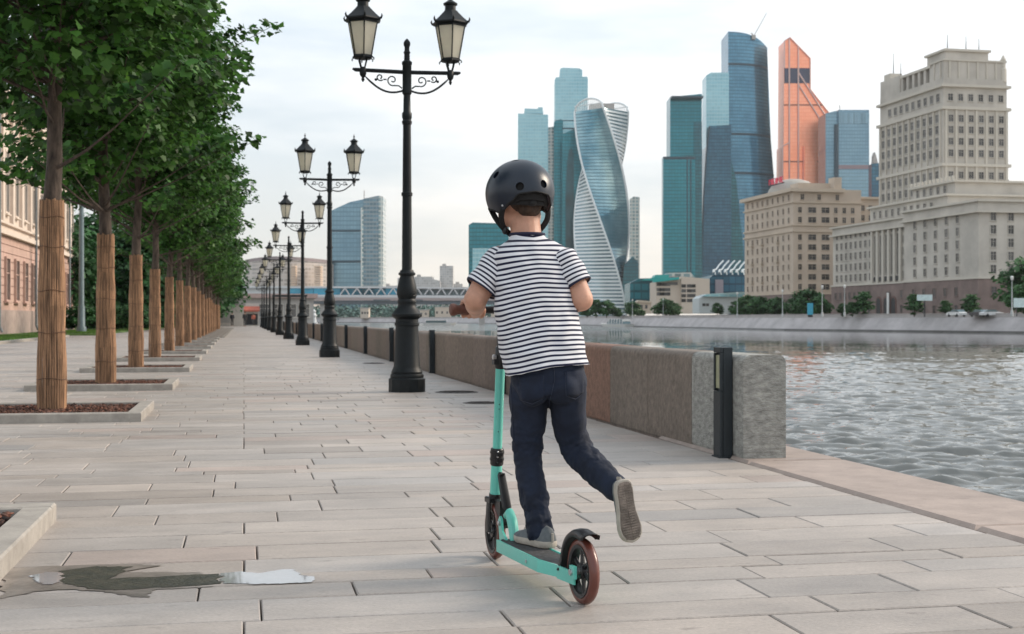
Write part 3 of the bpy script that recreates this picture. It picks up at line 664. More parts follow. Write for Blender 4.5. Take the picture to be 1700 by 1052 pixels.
# ------------------------------------------------------------------ river
ZW = -1.8
def river():
    na, nr = 430, 1400; A = np.radians(np.linspace(2, 62, na)); R = 5 * (300/5) ** np.linspace(0, 1, nr)
    AA, RR = np.meshgrid(A, R); X = RR*np.sin(AA); Y = RR*np.cos(AA); Z = np.zeros_like(X)
    rs = np.random.default_rng(3); dR = R[:, None] * (math.log(300/5)/nr)
    for i in range(70):
        lam = .30 * (1.35/.30) ** rs.random(); th = math.radians(64) + rs.normal(0, .30); k = 2*PI/lam; amp = .0096*lam * rs.uniform(.5, 1.3)
        kx, ky = k*math.cos(th), k*math.sin(th); ph = rs.random()*6.28
        att = np.clip((lam - 2.2*dR) / (2.0*dR), 0, 1)
        warp = .35*lam*np.sin(X*.31 + Y*.17 + i) 
        s = np.sin(kx*X + ky*Y + ph + k*warp*.3); Z += amp * att * (s - .28*np.cos(2*(kx*X + ky*Y + ph + k*warp*.3)))
    gust = .75 + .35*np.sin(X*.045 + 1.3 + .8*np.sin(Y*.03))*np.sin(Y*.06 + .6*np.sin(X*.05))
    Z *= gust * np.clip((300-RR)/50, 0, 1)
    keep_x = (X > 3.665) & (X < 150)
    V = np.stack([X, Y, Z + ZW], -1).reshape(-1, 3); I = np.arange(nr*na).reshape(nr, na)
    F = np.stack([I[:-1, :-1], I[:-1, 1:], I[1:, 1:], I[1:, :-1]], -1).reshape(-1, 4)
    kx_ = (keep_x[:-1, :-1] & keep_x[1:, 1:] & keep_x[:-1, 1:] & keep_x[1:, :-1]).reshape(-1); F = F[kx_][:, ::-1]
    V2 = np.array([(-900, -60, ZW-.10), (1200, -60, ZW-.10), (1200, 1900, ZW-.10), (-900, 1900, ZW-.10)]); F2 = np.array([[0, 1, 2, 3]]) + len(V)
    return np.concatenate([V, V2]), np.concatenate([F, F2])
M_river = bpy.data.materials.new('river_water'); M_river.use_nodes = True
nt = M_river.node_tree; b = nt.nodes['Principled BSDF']; b.inputs['Base Color'].default_value = (.11, .112, .10, 1); b.inputs['Roughness'].default_value = .015
b.inputs['IOR'].default_value = 1.8; b.inputs['Specular IOR Level'].default_value = .5
tcn = _n(nt, 'ShaderNodeTexCoord'); mpn = _n(nt, 'ShaderNodeMapping'); mpn.inputs['Scale'].default_value = (.55, 1.0, 1); mpn.inputs['Rotation'].default_value = (0, 0, -YAW)
nt.links.new(tcn.outputs['Object'], mpn.inputs[0]); bps = None
for sc_, dist in ((3.0, .015), (.9, .03)):
    nz = _n(nt, 'ShaderNodeTexNoise'); nz.inputs['Scale'].default_value = sc_; nz.inputs['Detail'].default_value = 3; nt.links.new(mpn.outputs[0], nz.inputs[0])
    bp = _n(nt, 'ShaderNodeBump'); bp.inputs['Strength'].default_value = .5; bp.inputs['Distance'].default_value = dist; nt.links.new(nz.outputs[0], bp.inputs['Height'])
    if bps: nt.links.new(bps.outputs[0], bp.inputs['Normal'])
    bps = bp
nt.links.new(bps.outputs[0], b.inputs['Normal'])
M_river2 = M_river.copy(); M_river2.name = 'river_water_far'
for n_ in M_river2.node_tree.nodes:
    if n_.type == 'BUMP': n_.inputs['Distance'].default_value *= 30; n_.inputs['Strength'].default_value = .8
M_river2.node_tree.nodes['Principled BSDF'].inputs['Roughness'].default_value = .12
RV, RF = river(); rme = np_mesh('river', RV, RF, [M_river, M_river2], smooth=True); rme.polygons[len(rme.polygons)-1].material_index = 1; link('river', rme, kind='structure')

# ------------------------------------------------------------------ far embankment
M_fq = mat('far_quay_granite', (.43, .405, .405), .85, var=.12, scale=.25, bump=.3, bscale=2)
M_fq2 = mat('far_quay_parapet', (.44, .41, .40), .85, var=.08, scale=.3)
M_terr = mat('far_bank_ground', (.20, .19, .17), .95, var=.2, scale=.02)
bank = [(168, 60), (152, 130), (141.5, 222), (124, 292), (128, 400), (137, 540), (139, 700), (110, 900), (-40, 1150), (-420, 1500)]
def sweep(path, prof):
    m = MB(); n = len(prof); vs = []
    for i, p in enumerate(path):
        a = Vector(path[max(0, i-1)]); b_ = Vector(path[min(len(path)-1, i+1)]); t_ = (b_-a).normalized(); nr_ = Vector((t_.y, -t_.x))
        for o_, z in prof: vs.append((p[0] + nr_.x*o_, p[1] + nr_.y*o_, z))
    m.add(vs, [(i*n+k, i*n+k+1, (i+1)*n+k+1, (i+1)*n+k) for i in range(len(path)-1) for k in range(n-1)]); return m
fw = thing('far_quay_wall', 'grey sloping granite quay wall on the opposite bank', 'quay wall', (0, 0, 0))
sweep(bank, [(0, ZW-.6), (.4, ZW+.3), (2.6, 1.05), (2.9, 1.15)]).build('sloped_wall', M_fq, fw)
sweep(bank, [(-.05, ZW-.3), (.30, ZW+.22), (.42, ZW+.36), (.44, ZW+.30)]).build('wet_waterline', mat('wet_dark_stone', (.07, .065, .06), .5, var=.3, scale=.4), fw)
sweep(bank, [(2.85, 1.1), (2.85, 1.85), (2.7, 1.95), (3.4, 1.98), (3.4, 1.1)]).build('parapet', M_fq2, fw)
poly = [(p[0] + 3.0, p[1]) for p in bank] + [(-2500, 3000), (4500, 3000), (4500, 60)]
m = MB(); m.add([(x, y, 1.25) for x, y in poly], [tuple(range(len(poly)))]); 
bm = bmesh.new(); vs = [bm.verts.new(v) for v in m.v]; f = bm.faces.new(vs); bmesh.ops.triangulate(bm, faces=[f]); me = bpy.data.meshes.new('far_bank'); bm.to_mesh(me); bm.free(); me.materials.append(M_terr)
link('far_bank', me, kind='structure')
m = MB(); m.box(-900, 3.5, 166.01, 1000, -3, -.02); m.build('near_bank', M_terr, kind='structure')
m = MB(); m.box(-5000, 6500, -60, 6500, -8, -6.0); m.build('ground', M_terr, kind='structure')
# jetty / landing boat against the far quay
t = thing('moored_launch', 'small white glazed launch moored at the far quay', 'boat', (*W(1024, 0, 455).xy, ZW), rad(100))
M_wh = mat('white_paint', (.72, .72, .70), .4, var=.04); M_gl = mat('tinted_glass', (.06, .12, .14), .1, spec=.9, var=.3)
m = MB(); m.add([(-10, -1.8, .9), (9, -1.8, .9), (12, 0, 1.2), (9, 1.8, .9), (-10, 1.8, .9), (-9.5, -1.4, -.2), (8, -1.4, -.2), (10, 0, -.2), (8, 1.4, -.2), (-9.5, 1.4, -.2)], [(0, 1, 2, 3, 4), (0, 5, 6, 1), (1, 6, 7, 2), (2, 7, 8, 3), (3, 8, 9, 4), (4, 9, 5, 0)]); m.build('hull', M_wh, t)
m = MB(); m.add([(-8, -1.5, .92), (5, -1.5, .92), (5, 1.5, .92), (-8, 1.5, .92), (-7, -1.2, 2.5), (3.4, -1.2, 2.5), (3.4, 1.2, 2.5), (-7, 1.2, 2.5)], [(4, 5, 6, 7), (0, 1, 5, 4), (1, 2, 6, 5), (2, 3, 7, 6), (3, 0, 4, 7)]); m.build('cabin', M_gl, t)
for k in range(6): m = MB(); x_ = -7.4 + k*2.1; m.box(x_, x_+.25, -1.52, 1.52, .93, 2.56); m.build('cabin_frame', M_wh, t)

# ------------------------------------------------------------------ stone buildings on the far bank
M_beige = mat('pale_stone', (.53, .495, .445), .9, var=.12, scale=.12, bump=.15, bscale=1.2)
M_beige2 = mat('tan_stone', (.56, .470, .385), .9, var=.08, scale=.12, bump=.15, bscale=1.2)
M_trim = mat('stone_trim', (.57, .53, .465), .9, var=.05)
M_trim2 = mat('tan_trim', (.57, .48, .385), .9, var=.05)
M_rbase = mat('reddish_granite_base', (.22, .165, .15), .85, var=.15, scale=.3, bump=.4, bscale=1)
M_wd = mat('office_window', (.085, .085, .085), .25, var=.3, scale=.15, objrnd=.55)
M_dk = mat('dark_opening', (.03, .03, .032), .6)
def box_part(name, m_, par, *b_, **kw): m = MB(); m.box(*b_); return m.build(name, m_, par, **kw)
def windows(par, side, X, Y, along, rows, me, name='window'):
    """side 'W' faces -X at X, 'S' faces -Y at Y; along = list of positions, rows = sill heights"""
    for a in along:
        for z in rows:
            if side == 'W': link(name, me, par, (X, a, z), (0, 0, PI))
            else: link(name, me, par, (a, Y, z), (0, 0, -PI/2))
def lin(a, b, n): return [a + (b-a)*(k+.5)/n for k in range(n)]
Z0 = 1.25
# front block
X0, YC, YE = 163.0, 273.0, 352.0
fb = thing('ministry_block', 'long pale stone ministry building with arches, in front of its tower', 'building', (X0, YC, Z0))
zc = 26.0; zb = 8.7
yb = 307.5 - YC           # the break in the facade
wing = 2.6                # near wing stands forward
# near wing (px 1568-1700) and long left part (px 1372-1568)
box_part('wall', M_beige, fb, 0, 42, 0, yb, zb, zc); box_part('wall', M_beige, fb, 1.6, 42, yb + .02, YE - YC, zb, zc - .9)
box_part('granite_base', M_rbase, fb, -.35, 42.3, -.35, yb + .1, -1, zb - .01); box_part('granite_base', M_rbase, fb, 1.2, 42, yb + .12, YE-YC + .4, -1, zb - .01)
box_part('base_moulding', M_trim, fb, -.55, 42.5, -.55, yb + .25, zb, zb + .45); box_part('base_moulding', M_trim, fb, 1.0, 42.2, yb + .27, YE-YC + .55, zb, zb + .45)
box_part('cornice', M_trim, fb, -1.1, 43, -1.1, yb + .9, zc - 2.3, zc - 1.9); box_part('attic', M_beige, fb, -.2, 42, -.2, yb + .3, zc - 1.89, zc + .2); box_part('cornice', M_trim, fb, -.9, 43, -.9, yb + .8, zc + .2, zc + .7)
box_part('cornice', M_trim, fb, .6, 42, yb + .92, YE-YC + .9, zc - 3.1, zc - 2.7); box_part('attic', M_beige, fb, 1.45, 42, yb + .95, YE-YC + .2, zc - 2.69, zc - .85); box_part('cornice', M_trim, fb, .8, 42, yb + .95, YE-YC + .7, zc - .85, zc - .4)
Wn = win_mesh(1.35, 1.9, 'window', M_beige, M_wd, f=.12, dep=.16); Wb = win_mesh(1.25, 1.9, 'window', M_rbase, M_wd, f=.12, dep=.12)
rows = [zb + 1.25 + k*3.0 for k in range(5)]
L_ = YE - YC; base_y = yb
pos = lambda a: a
left_cols = lin(L_ - 24.5, L_ - 1.2, 8); tall_cols = lin(L_ - 24.5 - 15.6, L_ - 24.9, 5); mid_cols = lin(yb + 1.8, L_ - 40.4, 2)
windows(fb, 'W', 1.6, 0, left_cols + mid_cols, rows, Wn); wing_cols = lin(6.5, yb - 3.0, 5); windows(fb, 'W', 0, 0, wing_cols, rows, Wn); s_cols = [3.6 + 4.4*k for k in range(5)]; windows(fb, 'S', 0, 0, s_cols, rows, Wn)
Wt = win_mesh(1.7, 10.6, 'tall_window', M_beige, mat('curtain_grey', (.17, .16, .145), .6, var=.2, scale=.8), f=.14, dep=.3, cross=False)
for a in tall_cols:
    link('tall_window', Wt, fb, (1.6, a, zb + 2.3), (0, 0, PI)); link('window', Wn, fb, (1.6, a, rows[4] + .15), (0, 0, PI)); box_part('dark_recess', M_dk, fb, 1.2, 1.585, a-.9, a+.9, zb + .8, zb + 2.0)
for a in [tall_cols[0] - 1.55 + k*3.12 for k in range(6)]: box_part('pilaster', M_trim, fb, 1.0, 1.59, a-.55, a+.55, zb + .5, zc - 3.15)
brow = [.9, 5.0]; arches = lin(L_ - 24.5 - 14.2, L_ - 26.5, 3)
windows(fb, 'W', 1.2, 0, [c for c in left_cols + mid_cols], [5.0], Wb); windows(fb, 'W', 1.2, 0, left_cols[::2] + mid_cols, [1.2], Wb); windows(fb, 'W', -.35, 0, wing_cols, brow, Wb); windows(fb, 'S', 0, -.35, s_cols, [5.0], Wb)
M_arch = mat('arch_granite', (.17, .10, .085), .8, var=.1)
for a in arches:
    m = MB(); hw, hs = 1.55, 4.0; out = [(-hw, -1), (-hw, hs)] + [(-hw*math.cos(k*PI/10), hs + hw*math.sin(k*PI/10)) for k in range(1, 10)] + [(hw, hs), (hw, -1)]
    m.prism([(1.1, a + u, v) for u, v in out], (-.04, 0, 0), (.09, 0, 0)); ar = m.build('archway', M_arch, fb)
    m = MB(); out = [(u*.72, (v-hs)*.72 + hs if v > hs else v) for u, v in out]; m.prism([(1.0, a + u, v) for u, v in out], (.02, 0, 0), (.055, 0, 0)); m.build('arch_door', M_dk, ar)
t = thing('banner', 'white vertical banner hanging between the arches of the ministry block', 'banner', (X0 + .6, YC + arches[1] - 2.0, Z0 + .8))
m = MB(); m.box(0, .12, -.55, .55, 0, 5.6); m.build('cloth', M_wh, t); m = MB(); m.box(-.05, .17, -.65, .65, 5.6, 5.75); m.build('rod', M_dk, t)
# middle tier behind the cornice
box_part('upper_tier', M_beige, fb, 6, 40, 24, L_ - 14, zc - .3, zc + 3.8); box_part('tier_cornice', M_trim, fb, 5.2, 40, 23.2, L_ - 13.2, zc + 3.8, zc + 4.3)
box_part('upper_tier', M_beige, fb, 8, 40, 24.02, L_ - 34, zc + 4.31, zc + 7.2); box_part('tier_cornice', M_trim, fb, 7.2, 40, 23.2, L_ - 33.2, zc + 7.2, zc + 7.7)
windows(fb, 'W', 6, 0, lin(30, L_ - 15, 10), [zc + .9], Wn); windows(fb, 'W', 8, 0, lin(27, L_ - 35, 5), [zc + 4.9], Wn)
for k in range(12): box_part('finial', M_trim, fb, 7.3, 7.9, 24 + k*1.9, 24.5 + k*1.9, zc + 7.7, zc + 8.8)
# tower
TX0, TX1, TY0, TY1 = 181.0, 200.0, 320.5, 356.5; zt = 64.0
tw = thing('ministry_tower', 'tall pale stone stepped tower rising behind the ministry block', 'building', (TX0, TY0, Z0)); A_, B_ = TX1 - TX0, TY1 - TY0
box_part('wall', M_beige, tw, 0, A_, 0, B_, 0, zt - 9.0)
for z in (zt - 24.0, zt - 9.0): box_part('cornice', M_trim, tw, -.6, A_+.6, -.6, B_+.6, z, z + .8)
box_part('attic_wall', M_beige, tw, .25, A_-.25, .25, B_-.25, zt - 8.19, zt - .6); 
box_part('cornice', M_trim, tw, -.6, A_+.6, -.6, B_+.6, zt - 8.3 + 5.3, zt - 8.3 + 6.0)
cols_w = lin(1.2, B_ - 1.2, 10); cols_s = lin(.8, A_ - .6, 6)
r1 = [zt - 12.2 - 3.3*k for k in range(0, 4)] ; r1 = [zt - 12.0 - 3.05*k for k in range(4)]; r2 = [zt - 27.2 - 3.35*k for k in range(6)]
Wk = win_mesh(1.7, 2.1, 'window', M_beige, M_wd, f=.12, dep=.16)
r0 = [zt - 12.2, zt - 15.2, zt - 18.3, zt - 21.4]
windows(tw, 'W', 0, 0, cols_w, r0 + r2, Wk); Wk2 = win_mesh(1.35, 1.8, 'window', M_beige, M_wd, f=.12, dep=.16); windows(tw, 'S', 0, 0, cols_s, r0 + r2, Wk2)
windows(tw, 'S', 0, .25, cols_s, [zt - 6.6], Wk2); windows(tw, 'W', .25, 0, cols_w[:9], [zt - 6.6], Wk)
for a in [cols_w[0] - 1.65 + k*(cols_w[1]-cols_w[0]) for k in range(11)]: box_part('pilaster', M_trim, tw, -.35, -.01, a-.3, a+.3, 22, zt - 9.05)
for a in [cols_s[0] - 1.45 + k*(cols_s[1]-cols_s[0]) for k in range(7)]: box_part('pilaster', M_trim, tw, a-.3, a+.3, -.35, -.01, 22, zt - 9.05)
# crown storeys
zt2 = zt - 8.3 + 6.0
box_part('crown_wall', M_beige, tw, .6, A_-.6, .6, B_*.19, zt2, zt2 + 6.3); box_part('crown_wall', M_beige, tw, 2.0, A_ - 4.5, 2.2, B_*.33, zt2 + 6.8, zt2 + 9.2); box_part('crown_cornice', M_trim, tw, 1.4, A_ - 4, 1.6, B_*.33 + .6, zt2 + 9.2, zt2 + 9.8)
box_part('crown_cornice', M_trim, tw, .2, A_ - .2, .2, B_*.19 + .4, zt2 + 6.3, zt2 + 6.75)
box_part('corner_turret', M_beige, tw, .3, 5, B_*.67, B_ - .3, zt2, zt2 + 6.6); box_part('turret_cap', M_trim, tw, .8, 4.5, B_ - 5.2, B_ - 1.6, zt2 + 6.6, zt2 + 8.4); box_part('corner_turret', M_beige, tw, A_ - 2.4, A_ - .4, .4, 2.4, zt2 + 6.76, zt2 + 8.8) if False else None
m = MB(); m.lathe([(.9, 0), (.9, 3.5), (.65, 3.8), (.65, 5.6), (.8, 5.9), (.15, 7.2)], 8, (A_ - .9, .9, zt2 + 1.2)); m.build('corner_pinnacle', M_trim, tw)
box_part('colonnade_back', M_dk, tw, 1.6, A_ - 3, B_*.19 + .01, B_*.67 - .01, zt2, zt2 + 5.2);  # near-black block stands in for the shade between the piers
for k in range(6): y_ = B_*.19 + .02 + k*(B_*.48 - 1.3)/5; box_part('colonnade_pier', M_beige, tw, .6, 1.59, y_, y_ + 1.25, zt2, zt2 + 5.6)
box_part('colonnade_beam', M_trim, tw, .4, A_ - 3, B_*.19 + .45, B_*.67 - .02, zt2 + 5.61, zt2 + 6.3)
for k in range(2): y_ = 2.0 + k*3.1; box_part('crown_panel', M_trim, tw, .3, .59, y_, y_ + .5, zt2, zt2 + 6.2)
for k in range(6): x_ = 2.0 + k*2.7; box_part('crown_panel', M_trim, tw, x_, x_ + .45, .3, .59, zt2, zt2 + 6.2)
for x_, y_, h_ in ((3, 3, 4), (9, 4, 4), (14, 6, 4), (2.5, B_ - 4, 6), (1.2, B_*.7, 4)): m = MB(); z_ = zt2 + (9.8 if y_ < 10 else 8.4 if y_ > B_-6 else 6.3); m.tube([(x_, y_, z_), (x_, y_, z_ + h_)], [.14, .05], 5); m.build('antenna', M_dk, tw)
# tan building
OX0, OX1, OY0, OY1 = 165.0, 187.5, 381.0, 421.0
tb = thing('tan_building', 'tan stone apartment building with red roof letters, left of the ministry block', 'building', (OX0, OY0, Z0)); A2, B2 = OX1 - OX0, OY1 - OY0; zo = 39.5
box_part('wall', M_beige2, tb, 0, A2, 0, B2, 7.2, zo); box_part('granite_base', M_rbase, tb, -.3, A2 + .3, -.3, B2 + .3, -1, 7.19)
for z in (7.2, 26.3, 28.2, 35.2): box_part('string_course', M_trim2, tb, -.45, A2 + .45, -.45, B2 + .45, z, z + .4)
box_part('cornice', M_trim2, tb, -1.3, A2 - 6, -1.3, B2 + 1.3, zo - .9, zo + .2)
Wo = win_mesh(1.15, 1.7, 'window', M_beige2, M_wd, f=.12, dep=.16); Wo2 = win_mesh(2.6, 1.7, 'wide_window', M_beige2, M_wd, f=.12, dep=.16)
ro = [8.6 + 3.05*k for k in range(6)] + [29.2, 32.2] ; ro_top = [36.2]
windows(tb, 'W', 0, 0, lin(1.0, B2 - .8, 9), ro + ro_top, Wo); windows(tb, 'S', 0, 0, [2.2, 14.0, 16.8, 19.6], ro, Wo); windows(tb, 'S', 0, 0, [6.2, 10.6], ro, Wo2, 'wide_window'); windows(tb, 'S', 0, 0, [3.0, 8.5, 14.5], ro_top, Wo)
windows(tb, 'W', -.3, 0, lin(1.0, B2 - .8, 9), [2.0], Wo); windows(tb, 'S', 0, -.3, [3, 7.5, 12, 16.5], [2.0], Wo)
for i in (2, 5, 7):
    for z in ro[1:7:2]: a = lin(1.0, B2 - .8, 9)[i]; m = MB(); m.box(-1.0, 0, a-1.1, a+1.1, z-.5, z-.35); m.box(-1.0, -.92, a-1.1, a+1.1, z-.34, z+.45); m.build('balcony', M_trim2, tb)
m = MB(); m.lathe([(8.2, 0), (7.9, 1.4), (7.0, 2.8), (5.0, 4.3), (2.6, 5.0)], 20, (9.5, 22, zo + .2)); m.build('dome_roof', mat('zinc_roof', (.42, .40, .36), .7, var=.1), tb, smooth=True)
box_part('roof_house', M_beige2, tb, 3, A2 - 7, 3, 9, zo + .2, zo + 2.2); box_part('roof_house', M_beige2, tb, A2 - 9, A2 - 6.5, 0, 4, zo + .2, zo + 3.8)
M_redl = mat('red_letters', (.62, .05, .10), .5)
def letter_mesh(kind):
    m = MB()
    st = {0: [(0, 0, 0, 2), (0, 2, 1, 2), (1, 2, 1, 0)], 1: [(0, 0, 0, 2), (0, 2, 1, 1.6), (1, 1.6, 0, 1)], 2: [(0, 0, 1, 0), (1, 0, 1, 2), (1, 2, 0, 2), (0, 2, 0, 0)], 3: [(0, 2, 1, 2), (0, 0, 1, 0), (0, 0, 0, 2), (0, 1, .8, 1)]}[kind]
    for x0, z0, x1, z1 in st: m.tube([(0, -x0*.85, z0*.85), (0, -x1*.85, z1*.85)], .17, 4)
    return m.mesh('roof_letter', M_redl, fix=True)
LM = [letter_mesh(k) for k in range(4)]
for k in range(7): link('roof_letter', LM[(k*3+1) % 4], tb, (1.5, 22.5 - k*1.7, zo + 3.3))
m = MB(); m.box(1.7, 1.9, 11, 23, zo + 2.9, zo + 3.2); m.build('sign_frame', M_dk, tb)
m = MB()
bpart = thing('rear_wing', 'tan rear wing with paired windows behind the tan apartment building', 'building', (OX1, OY0 + 3, Z0)); box_part('wall', M_beige2, bpart, .02, 32, 0, 30, 0, 37.0); box_part('cornice', M_trim2, bpart, .02, 32.6, -.8, 30, 37.0, 37.7)
windows(bpart, 'S', 0, 0, [2, 4.5, 7.5, 10], [12 + 3.05*k for k in range(8)], Wo)
# slim right-hand structures
rt = thing('rooftop_frame', 'dark open steel frame at the right edge beyond the tower', 'building', (*W(1688, 0, 500).xy, Z0)); 
for k in range(6): box_part('floor_slab', M_dk if k % 2 else M_conc, rt, -4, 8, 0, 8, 40 + k*2.0, 40.7 + k*2.0)
for x_ in (-3.6, 7.4): box_part('steel_column', M_dk, rt, x_, x_ + .5, .2, .7, 0, 52)

# ------------------------------------------------------------------ business towers
def lcl(pts, d, px0):       # photo outline -> local x,z at distance d about px0 ; local x = camera right
    return [((u - px0)*d/F_PX, EYE + (HY - v)*d/F_PX - Z0) for u, v in pts]
def tower_root(name, label, px, d, cat='skyscraper'): return thing(name, label, cat, (*W(px, 0, d).xy, Z0), -YAW)
def slab(par, name, m_, pts, d, px0, y0, y1, **kw):
    m = MB(); m.prism([(x, 0, z) for x, z in lcl(pts, d, px0)], (0, y0, 0), (0, y1, 0)); return m.build(name, m_, par, **kw)
def band(par, m_, d, px0, u0, u1, v, h=1.0, y0=-.6, y1=1, name='floor_band'):
    m = MB(); (x0, z0), (x1, _) = lcl([(u0, v), (u1, v)], d, px0); m.box(x0, x1, y0, y1, z0 - h/2, z0 + h/2); return m.build(name, m_, par)
G_teal = facade('teal_curtain', (.012, .165, .215), (.020, .215, .27), 4.0, 3.4, (.008, .10, .12), .28, .10, rnd=.10, metal=.5)
G_teald = facade('deep_teal_curtain', (.012, .11, .15), (.02, .17, .20), 4.0, 3.4, (.008, .06, .08), .26, .12, rnd=.15)
G_pale = facade('pale_blue_curtain', (.20, .42, .50), (.30, .52, .58), 4.2, 3.2, (.38, .56, .60), .20, .12, rnd=.07, metal=.5)
G_blue = facade('blue_curtain', (.065, .19, .29), (.12, .30, .42), 4.0, 3.0, (.035, .11, .17), .25, .10, rnd=.10, metal=.5)
G_blued = facade('dark_blue_curtain', (.018, .085, .15), (.035, .14, .21), 4.0, 3.0, (.010, .05, .09), .22, .10, rnd=.18)
G_steel = facade('steel_blue_curtain', (.15, .27, .36), (.22, .36, .44), 4.0, 3.0, (.10, .19, .25), .22, .10, rnd=.06, metal=.55)
G_oran = facade('copper_glass', (1.0, .37, .22), (1.0, .43, .28), 4.4, 2.6, (.92, .31, .19), .16, .12, rnd=.06, metal=.75, rough=.3)
G_lat = facade('lattice_white', (.20, .32, .35), (.28, .38, .40), 4.2, 4.2, (.62, .64, .62), .30, .30, rnd=.3)
M_band = mat('dark_spandrel', (.02, .05, .075), .4, var=.1); M_wband = mat('white_spandrel', (.80, .84, .85), .35, var=.05, scale=.05)
M_pinkt = mat('pink_trim', (.80, .55, .50), .5, var=.05)

# small teal tower left of the child
r = tower_root('glass_tower', 'short dark teal glass tower just left of the child', 802, 1300); slab(r, 'shaft', G_teal, [(778, 520), (778, 373), (785, 369), (845, 371), (845, 520)], 1300, 802, 0, 40); slab(r, 'front_wing', G_pale, [(785, 520), (785, 413), (840, 413), (840, 520)], 1300, 802, -12, -.02)
# pale blue tower
r = tower_root('glass_tower', 'pale blue glass tower left of the tall teal one, above the helmet', 885, 1640); slab(r, 'shaft', G_pale, [(860, 520), (860, 188), (910, 190), (910, 520)], 1640, 885, 0, 40); slab(r, 'crown', G_pale, [(870, 187.8), (871, 179), (893, 180), (893, 177), (901, 177), (902, 188)], 1640, 885, 3, 30)
r = tower_root('lattice_tower', 'narrow grey lattice-fronted tower beside the pale blue one', 914, 1660); slab(r, 'shaft', G_lat, [(907, 520), (907, 212), (921, 209), (921, 520)], 1660, 914, 0, 30)
# tall pale tower with stepped top + teal lower front
r = tower_root('stepped_tower', 'tall stepped teal glass tower rising above the helmet', 948, 1650)
slab(r, 'shaft', G_pale, [(921, 520), (921, 132), (923, 128), (975, 127), (976, 131), (976, 520)], 1650, 948, 0, 38); slab(r, 'crown', G_pale, [(929, 127), (930, 113), (934, 111), (962, 112), (967, 115), (967, 127)], 1650, 948, 4, 30)
slab(r, 'lower_front', G_teal, [(919, 520), (919, 205), (930, 200), (934, 203), (934, 520)], 1650, 948, -14, -.02)
band(r, M_band, 1650, 948, 921, 976, 200)
r = tower_root('arched_tower', 'broad teal glass tower with a tall dark pointed arch on its front', 962, 1580)
slab(r, 'shaft', G_teal, [(933, 520), (934, 222), (958, 212), (990, 205), (990, 520)], 1580, 962, 0, 36)
slab(r, 'tall_arch', mat('arch_glass', (.01, .07, .09), .15, var=.4, scale=.03, metal=.3), [(939, 440), (939, 330), (941, 270), (945, 248), (949, 245), (952, 256), (953, 330), (953, 440)], 1580, 962, -1.2, -.01); band(r, M_band, 1580, 962, 933, 958, 213, 1.5)
# twisted tower
def twisted():
    d = 1510; r = tower_root('twisted_tower', 'twisted glass tower with white edges, right of the helmet', 1002, d)
    H = 371*d/F_PX - 14; R = 45.5*d/F_PX; nz = 56; T = math.radians(156); a0 = math.radians(-24)
    def rad_(t_): return R * (1 + .015*math.sin(PI*t_))
    def corner(j, t_): a = a0 + j*PI/2 - T*t_; return Vector((rad_(t_)*math.cos(a), 34 + rad_(t_)*math.sin(a), H*t_))
    Gt = [facade('twist_blue_glass', (.06, .22, .30), (.42, .62, .66), 1e6, 4.0, (.03, .12, .18), 0, .0, rnd=.05, rough=.10, metal=.45), facade('twist_pale_glass', (.06, .17, .21), (.32, .45, .50), 1e6, 1e6, (.6, .7, .7), 0, 0, rnd=.05, rough=.15, metal=.3)]  # pale areas of the blue glass are bright reflections mixed into its colour
    for j in range(4):
        m = MB(); nu = 14; vs = []
        for k in range(nz + 1):
            t_ = k/nz
            a, b_ = corner(j, t_), corner(j+1, t_)
            for u in range(nu + 1): vs.append(a.lerp(b_, u/nu))
        m.add(vs, [(k*(nu+1)+u, k*(nu+1)+u+1, (k+1)*(nu+1)+u+1, (k+1)*(nu+1)+u) for k in range(nz) for u in range(nu)])
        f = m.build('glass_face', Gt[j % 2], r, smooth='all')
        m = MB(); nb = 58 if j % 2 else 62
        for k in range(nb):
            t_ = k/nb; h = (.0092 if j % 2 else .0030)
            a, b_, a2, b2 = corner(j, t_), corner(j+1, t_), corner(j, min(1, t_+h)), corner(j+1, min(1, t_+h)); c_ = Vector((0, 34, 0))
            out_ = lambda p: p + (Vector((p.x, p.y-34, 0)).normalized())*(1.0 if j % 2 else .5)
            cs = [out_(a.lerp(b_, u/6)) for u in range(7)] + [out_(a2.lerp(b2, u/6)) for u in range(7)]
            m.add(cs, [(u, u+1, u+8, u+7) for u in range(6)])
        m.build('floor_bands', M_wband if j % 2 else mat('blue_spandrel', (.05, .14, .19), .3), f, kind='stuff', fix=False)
        m = MB(); m.tube([corner(j, k/60) for k in range(61)], 1.25, 6); m.build('edge_rib', M_wband, r, smooth=True)
    # crown hoops
    for j in (0, 2):
        a, b_ = corner(j, 1), corner(j+1, 1); hoop = [a.lerp(b_, u/16) + Vector((0, 0, 13*math.sin(PI*min(1, u/16*1.0))**.45)) for u in range(17)]
        m = MB(); m.tube(hoop, 1.1, 6); hp = m.build('crown_hoop', M_wband, r, smooth=True)
        for u in range(1, 16): m = MB(); m.tube([a.lerp(b_, u/16), hoop[u]], .4, 4); m.build('crown_strut', M_wband, hp)
        m = MB(); m.tube([a.lerp(b_, u/8) + Vector((0, 0, 6)) for u in range(9)], .5, 4); m.build('crown_rail', M_wband, hp)
    m = MB(); m.add([corner(j, .995) for j in range(4)], [(0, 1, 2, 3)]); m.build('roof', M_conc, r)
    m = MB(); m.box(-14, 14, 22, 46, H*.995, H + 8); m.build('plant_room', M_conc, r)
twisted()
r = tower_root('lattice_tower', 'slim white lattice tower showing right of the twisted tower', 1054, 1600); slab(r, 'shaft', G_lat, [(1046, 520), (1046, 330), (1052, 326), (1062, 327), (1062, 520)], 1600, 1054, 0, 20)
r = tower_root('glass_tower', 'low dark teal glass block at the foot of the twisted tower', 1050, 1545); slab(r, 'shaft', G_teald, [(1030, 520), (1036, 440), (1050, 425), (1060, 436), (1060, 520)], 1545, 1050, 0, 30)
